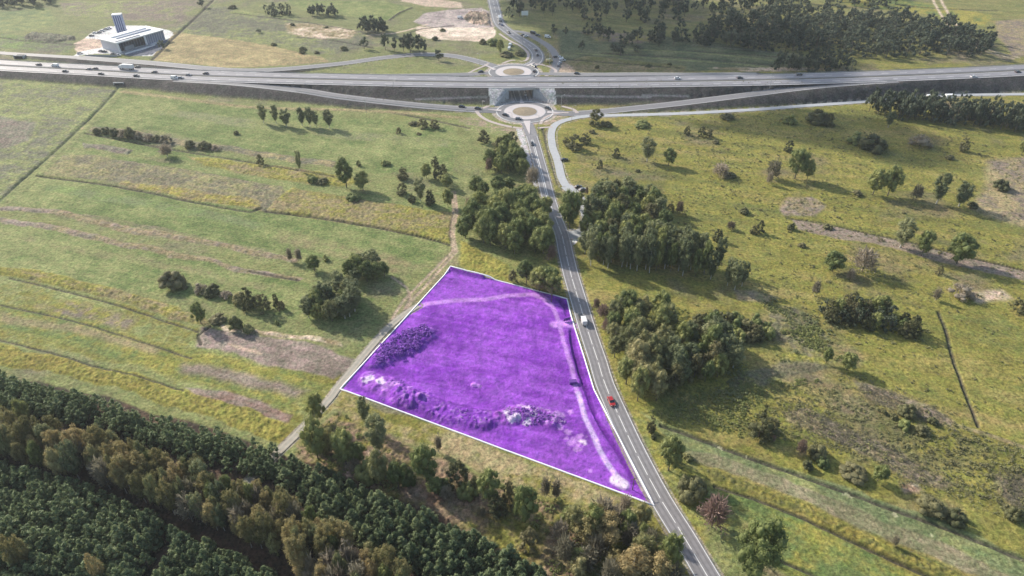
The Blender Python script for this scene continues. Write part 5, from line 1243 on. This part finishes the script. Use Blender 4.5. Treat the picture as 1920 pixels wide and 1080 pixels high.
def vehicle(kind, colr, px, py, label, road=None, rev=False, rz=0.0, z=0.0, dz=.05, group=None, cat=None):
    if road:
        p, z, a = road_at(road, px, py, z)
        p = at(px, py, z); a += math.pi if rev else 0
    else: p = at(px, py, z); a = math.radians(rz)
    nm = {'car':'car','van':'van','truck':'truck'}[kind]
    o = empty(nm, (p.x, p.y, z+dz), a); tag(o, label, cat or nm, group); o.scale = (.92,.92,.92)
    for n_, me, loc in vehicle_meshes(kind):
        c = bpy.data.objects.new(n_, me); COL.objects.link(c); c.parent = o; c.color = (*COLR[colr], 1)
        if loc: c.location = loc
    return o
V_ = [
 ('van','white',1094,604,'white van driving up the main road beside the purple plot','main_road',True),
 ('car','dark',1089,596,'small dark car just ahead of the white van','main_road',True),
 ('car','red',1146,755,'red car driving on the main road below the white van','main_road',False),
 ('car','dark',998,271,'dark car leaving the near roundabout toward the camera','main_road',False),
 ('car','dark',1058,301,'black car parked off the bend of the service lane',None,0,10),
 ('car','dark',1084,352,'black car parked under the trees at the top of the car park lane',None,0,20),
 ('car','grey',1092,357,'grey car parked behind the black one at the car park lane',None,0,30),
 ('car','dark',948,217,'dark car on the left side of the near roundabout',None,0,-30),
 ('car','grey',972,224,'grey car on the bottom of the near roundabout',None,0,-8),
 ('car','dark',1027,204,'dark car at the right side of the near roundabout',None,0,-40),
 ('car','white',985,178,'white car in the shade under the bridge',None,0,95),
 ('car','dark',866,201,'dark car on the exit ramp nearing the roundabout','exit_ramp',False),
 ('car','dark',896,204.5,'dark car waiting at the end of the exit ramp','exit_ramp',False),
 ('car','dark',1002,126,'dark car entering the far roundabout from the north',None,0,120),
 ('car','grey',998,124,'grey car beside the dark one entering the far roundabout',None,0,120),
 ('car','dark',1002,134.5,'dark car on the right side of the far roundabout',None,0,80),
 ('car','dark',901,135.5,'dark car on the slip road left of the far roundabout','slip_road',True),
 ('car','dark',1005,95,'upper dark car on the curve north of the far roundabout','north_road',False),
 ('car','dark',1008,104,'lower dark car on the curve north of the far roundabout','north_road',False),
 ('car','dark',954,62,'dark car further up the north road by the depot turn','north_road',True),
 ('car','silver',936,45,'silver car in the queue at the top of the north road','north_road',False),
 ('car','blue',941,48,'blue car in the queue at the top of the north road','north_road',False),
 ('truck','silver',937,38,'grey truck in the queue at the top of the north road','north_road',False),
 ('van','white',104,125,'white van on the far left of the motorway','motorway',True),
 ('car','dark',73,122.5,'dark car left of the white van on the motorway','motorway',True),
 ('car','dark',123,135,'dark car on the near carriageway at far left','motorway',False),
 ('car','grey',167,131,'grey car left of the dark one behind the truck','motorway',True),
 ('car','dark',179,130,'dark car a little ahead of the white truck','motorway',True),
 ('truck','white',238,130,'white box truck on the far carriageway in front of the showroom','motorway',True),
 ('car','dark',258,127,'dark car right behind the white truck','motorway',True),
 ('car','dark',190,140,'dark car on the near lane below the truck','motorway',False),
 ('car','dark',256,143.5,'second dark car on the near lane below the truck','motorway',False),
 ('car','dark',290,136.5,'dark car in the middle of the far carriageway right of the truck','motorway',True),
 ('van','white',328,148,'white van on the near lane of the motorway before the exit ramp','motorway',False),
 ('car','grey',339,147.5,'grey car directly ahead of the white van by the exit ramp','motorway',False),
 ('car','grey',354,142,'grey car on the middle of the motorway above the exit ramp start','motorway',False),
 ('car','dark',386,139,'dark car furthest right of the left motorway traffic','motorway',True),
 ('car','dark',1082,139,'dark car on the slip lane right of the far roundabout','slip_lane',False),
 ('car','white',1270,148,'white car alone on the motorway right of the bridge','motorway',False),
 ('car','dark',1387,147,'dark car on the motorway above the entry ramp','motorway',False),
 ('car','dark',1498,141,'dark car on the far lane by the far copse','motorway',True),
 ('car','white',1825,145,'white car on the right end of the motorway near lane','motorway',False),
 ('car','dark',1908,136,'dark car at the far right end of the motorway','motorway',False),
 ('van','yellow',1030,116,'cream coloured van parked by the lane right of the far roundabout',None,0,20),
 ('car','dark',1042,107.5,'dark car parked at the top of the roadside group by the depot lane',None,0,30),
 ('car','white',1051,109,'white car parked at the top right of the roadside group',None,0,-20),
 ('van','silver',1054,115,'silver van parked in the roadside group',None,0,10),
 ('car','white',1050,119,'lower white car parked in the roadside group',None,0,60),
 ('car','grey',1047,124,'grey car at the bottom of the roadside group',None,0,80),
 ('car','dark',981,67,'dark car at the left of the depot lane bend',None,0,20),
 ('car','white',986,69,'white car by the depot lane bend',None,0,20),
 ('van','dark',1000,63.5,'dark van at the middle of the depot lane',None,0,-30),
 ('car','dark',1008,67,'dark car at the right of the depot lane',None,0,0),
 ('van','white',1027,71,'white van standing on the grass right of the depot',None,0,-20),
 ('van','white',957,86,'upper white van on the paved strip inside the road bend',None,0,70),
 ('van','white',955,93,'lower white van on the paved strip inside the road bend',None,0,80),
 ('van','white',863,35,'white van parked between the two pits',None,0,0),
 ('car','white',178,63,'white car in the back row of the showroom yard',None,0,10),
 ('car','dark',186,62,'dark car in the back row of the showroom yard',None,0,10),
 ('car','silver',192,59,'silver car in the back row of the showroom yard',None,0,10),
 ('car','grey',199,56,'grey car in the back row of the showroom yard',None,0,10),
 ('car','white',205,54,'rear white car in the back row of the showroom yard',None,0,10),
 ('car','dark',172,68,'dark car alone left of the showroom yard rows',None,0,30),
 ('car','grey',190,97,'grey car parked before the showroom gable, left one',None,0,10),
 ('car','dark',196,98,'dark car parked before the showroom gable, right one',None,0,10),
 ('car','silver',150,101,'silver car at the showroom yard gate',None,0,30),
 ('car','white',222,105,'white car by the showroom front corner',None,0,0),
 ('car','dark',213,103,'dark car left of the showroom front corner',None,0,0),
]
for v in V_:
    kind, c_, px, py, lab, rd = v[:6]
    if rd: vehicle(kind, c_, px, py, lab, rd, rev=v[6])
    else: vehicle(kind, c_, px, py, lab, rz=v[7], dz=.08)
for i, (px, py, lab) in enumerate(((1743,187,'left one of two white trailers standing behind the dark tree belt'), (1778,186,'right one of two white trailers standing behind the dark tree belt'))):
    p = at(px, py); o = empty('trailer', (p.x, p.y, 0), .1); tag(o, lab, 'trailer')
    MB().box(-2.6,2.6,-1.2,1.2,.9,3.2).build('cargo_box', simple('white_tarp', (.8,.8,.8), .6), o, .08); MB().box(-2.5,2.5,-.6,.6,.55,.88).build('chassis', M_DARK, o)
    for x in (-1.4,.4):
        for s_ in (-1,1): MB().disc(x, s_*1.1, .48, .48, 12, 'y', .25).build('wheel', M_RUBBER, o)
# billboard beyond the far roundabout
p = at(984, 33); o = empty('billboard', (p.x, p.y, -.1), .1); tag(o, 'blank white billboard on posts before the dark woodland at the top', 'billboard')
MB().box(-2.9,2.9,-.12,.12,2.0,5.6).build('panel', M_WHITE, o)
for x in (-2, 2): MB().tube((x,.2,0),(x,.2,5.2),.12,.1).build('post', M_STEEL, o)
# ------------------------------------------------------------------ showroom and tower
def showroom():
    A, B_ = at(227, 99), at(311, 74); d = (B_-A); L_ = d.length; ang = math.atan2(d.y, d.x); W_ = 21.0; H_ = 7.0
    r = empty('showroom', (A.x, A.y, 0), ang); tag(r, 'large white showroom building with glazed shaded side at upper left', 'building')
    white = simple('white_render', (.78,.78,.79), .6, .04, 1); lav = simple('pale_grey_cladding', (.55,.55,.60), .55, .06, .7); blue = simple('blue_grey_cladding', (.22,.25,.34), .5, .08, .8)
    roofm = simple('white_roof_membrane', (.82,.82,.80), .7, .04, .5)
    # local x along the long glazed side, local y away from it
    MB().box(0,.4,.2,W_,-.2,H_-.02).build('gable_wall', lav, r); MB().box(.41,L_,W_-.4,W_,-.2,H_-.02).build('rear_wall', lav, r)
    MB().box(L_-.4,L_,.4,W_-.41,-.2,H_-.02).build('end_wall', lav, r)
    s1 = L_*.56
    MB().box(s1,L_-.41,.5,.9,-.2,H_-.02).build('side_wall', blue, r)
    n = 9
    for i in range(n):
        x0 = .6+(s1-1.2)*i/n; x1 = .6+(s1-1.2)*(i+1)/n-.25
        g = MB().box(x0,x1,2.4,2.5,.3,H_-1.0).build('window', M_GLASS, r); MB().box(x1,x1+.16,2.3,2.55,-.1,H_-.8).build('mullion', blue, r)
    for i in range(8):
        x0 = s1+.6+(L_-s1-1.4)*i/8; MB().box(x0,x0+.25,.36,.49,.2,H_-.3).build('cladding_rib', lav, r)
    MB().prism([(s1-.5,-.2),(s1+.7,-.2),(s1+.3,H_),(s1-.9,H_)], -.9, .2).build('slanted_fin', white, r)
    MB().prism([(-.6,-.2),(.5,-.2),(-.4,H_),(-1.6,H_)], -.6, .15).build('corner_fin', white, r)
    rf = MB(); rf.v = [(-2.2,-1.2,H_),(L_+.8,-.6,H_),(L_+.8,W_+.6,H_),(-1.0,W_+.6,H_),(-2.2,-1.2,H_+.9),(L_+.8,-.6,H_+.6),(L_+.8,W_+.6,H_+.6),(-1.0,W_+.6,H_+.6)]
    rf.f = [(0,3,2,1),(4,5,6,7),(0,1,5,4),(1,2,6,5),(2,3,7,6),(3,0,4,7)]; ro = rf.build('roof', roofm, r)
    MB().box(5,L_-5,7.5,9.3,H_+.62,H_+1.5).build('skylight', lav, ro); MB().box(5,L_-5,13.2,15,H_+.62,H_+1.5).build('skylight', white, ro)
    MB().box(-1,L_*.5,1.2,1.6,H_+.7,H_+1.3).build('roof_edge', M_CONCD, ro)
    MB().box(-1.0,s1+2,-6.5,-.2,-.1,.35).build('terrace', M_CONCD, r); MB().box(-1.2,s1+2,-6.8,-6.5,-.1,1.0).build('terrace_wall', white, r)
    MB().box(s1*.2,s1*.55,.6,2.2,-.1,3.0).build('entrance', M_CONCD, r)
    # tower
    t = at(230, 62.5); o = empty('tower', (t.x, t.y, 0), .25); tag(o, 'slim blue grey tower with dark vertical stripes behind the showroom', 'tower')
    MB().box(-3.4,3.4,-2.2,2.2,-.2,14.6).build('shaft', simple('blue_grey_panels', (.33,.38,.52), .5, .08, .6), o)
    for x in (-2.3, -.75, .8, 2.3): MB().box(x-.35,x+.35,-2.32,-2.21,.6,13.8).build('window_strip', simple('navy_glass', (.06,.09,.2), .25, .05, 1), o)
    MB().box(-3.6,3.6,-2.4,2.4,14.6,15.1).build('cap', M_WHITE, o)
showroom()
p = at(221,104); o = MB().box(-14,9,-.12,.12,-.1,1.5).build('yard_fence', M_CONC); o.location = (p.x-8, p.y-3.4, 0); tag(o, 'low pale fence along the showroom yard facing the motorway', 'fence')
# ------------------------------------------------------------------ street lamps, gantries, poles
def street_lamp(px, py, z, label, h=9):
    p = at(px, py, z); o = empty('street_lamp', (p.x, p.y, z-.1), rnd.uniform(0, 6)); tag(o, label, 'street lamp', 'street lamps round the interchange')
    MB().tube((0,0,0),(0,0,h),.13,.08).build('pole', M_STEEL, o); MB().tube((0,0,h-.1),(1.6,0,h+.3),.07,.05).build('arm', M_STEEL, o); MB().box(1.3,2.2,-.16,.16,h+.22,h+.38).build('lamp_head', M_CONC, o)
for px, py, z, lab in ((687,212,0,'street lamp below the exit ramp in the weedy verge'),(905,216,0,'street lamp left of the near roundabout'),(960,240,0,'street lamp at the lower left of the near roundabout'),(1010,244,0,'street lamp right of the main road below the roundabout'),(1052,206,0,'street lamp right of the near roundabout'),(1072,226,0,'street lamp at the start of the service road'),(925,194,0,'street lamp upper left of the near roundabout'),(1030,122,0,'street lamp right of the far roundabout'),(900,126,0,'street lamp left of the far roundabout'),(1014,90,0,'street lamp on the north road curve'),(980,84,0,'street lamp inside the north road bend'),(1443,166,5.5,'street lamp where the entry ramp meets the motorway'),(740,176,2,'street lamp on the slope between motorway and exit ramp')):
    street_lamp(px, py, z, lab)
def pole(px, py, h, label):
    p = at(px, py); o = empty('utility_pole', (p.x, p.y, -.15), .3); tag(o, label, 'utility pole'); MB().tube((0,0,0),(0,0,h),.14,.09).build('post', M_TRUNK, o); MB().box(-.8,.8,-.06,.06,h-.5,h-.36).build('cross_arm', M_TRUNK, o)
pole(1034, 566, 7, 'thin pole at the upper right corner of the purple plot'); pole(1186, 918, 5, 'thin pole near the bottom tip of the purple plot'); pole(1345, 652, 8, 'utility pole by the bush row above the roadside wood'); pole(1010, 262, 8, 'pole right of the main road near the roundabout')
# things on the plot
p = at(1074, 718); o = empty('purple_box', (p.x, p.y, 0), .1); tag(o, 'small dark purple box beside the light track in the plot', 'box')
MP = simple('purple_painted_metal', (.13,.04,.28), .6, .1, 2); MB().box(-1.2,1.2,-.7,.7,0,.9,.1).build('body', MP, o, .06); MB().box(-1.25,1.25,-.75,.75,.9,1.0).build('lid', MP, o)
p = at(1063, 602); o = empty('entrance_sign', (p.x, p.y, 0), .4); tag(o, 'dark purple low board by the entry of the plot', 'board')
MB().box(-1.4,1.4,-.08,.08,.35,1.5).build('panel', MP, o); [MB().tube((x,.1,-.1),(x,.1,1.5),.06,.06).build('post', MP, o) for x in (-1.1, 1.1)]
# ------------------------------------------------------------------ clouds above (they cast the cool shade on the far meadows)
M_CLOUD = simple('white_cloud', (.85,.85,.87), .9, .03, .02)
def cloud(blobs, label, seed):
    rs = np.random.RandomState(seed); Vs = []; Fs = []; k = 0; sh = SUN*(480/SUN.z)
    for (X, Y, rx, ry, n) in blobs:
        for i in range(n):
            a = rs.rand()*6.283; q = rs.rand()**.6*1.05; r = rs.uniform(6, 15)*(1.5-q)
            c = np.array([X+rx*q*math.cos(a)+sh.x, Y+ry*q*math.sin(a)+sh.y, 480+rs.uniform(-10, 25)*(1.3-q)])
            v = ICO1v*(1+rs.uniform(-.2,.25,(len(ICO1v),1)))*r*np.array([1.25,1,.7])+c; Vs.append(v); Fs.append(ICO1f+k); k += len(v)
    o = link(bpy.data.objects.new('cloud', mesh_np('cloud', np.vstack(Vs), np.vstack(Fs), [M_CLOUD], smooth=True))); tag(o, kind='stuff')
def W(px, py): q = at(px, py); return q.x, q.y
cloud([(*W(1180,82), 84, 66, 420), (*W(1290,105), 78, 42, 220), (*W(1130,20), 95, 66, 300), (*W(1380,78), 62, 40, 130), (*W(1430,110), 55, 22, 40)], '', 5)
cloud([(*W(1480,226), 62, 12, 34), (*W(1560,245), 45, 11, 22), (*W(1440,150), 60, 10, 20)], '', 6)
# ------------------------------------------------------------------ air
def haze():
    m = bpy.data.materials.new('pale_air'); m.use_nodes = True; nt = m.node_tree; nt.nodes.remove(nt.nodes['Principled BSDF'])
    pv_ = nt.nodes.new('ShaderNodeVolumePrincipled'); pv_.inputs['Color'].default_value = (.86,.92,1.0,1)
    pv_.inputs['Density'].default_value = HAZE_DENSITY; pv_.inputs['Anisotropy'].default_value = .25
    nt.links.new(pv_.outputs[0], nt.nodes['Material Output'].inputs['Volume'])
    o = MB().box(-1500, 1500, -700, 1900, -1.5, CAMH+4).build('haze', m); tag(o, kind='stuff')
haze()
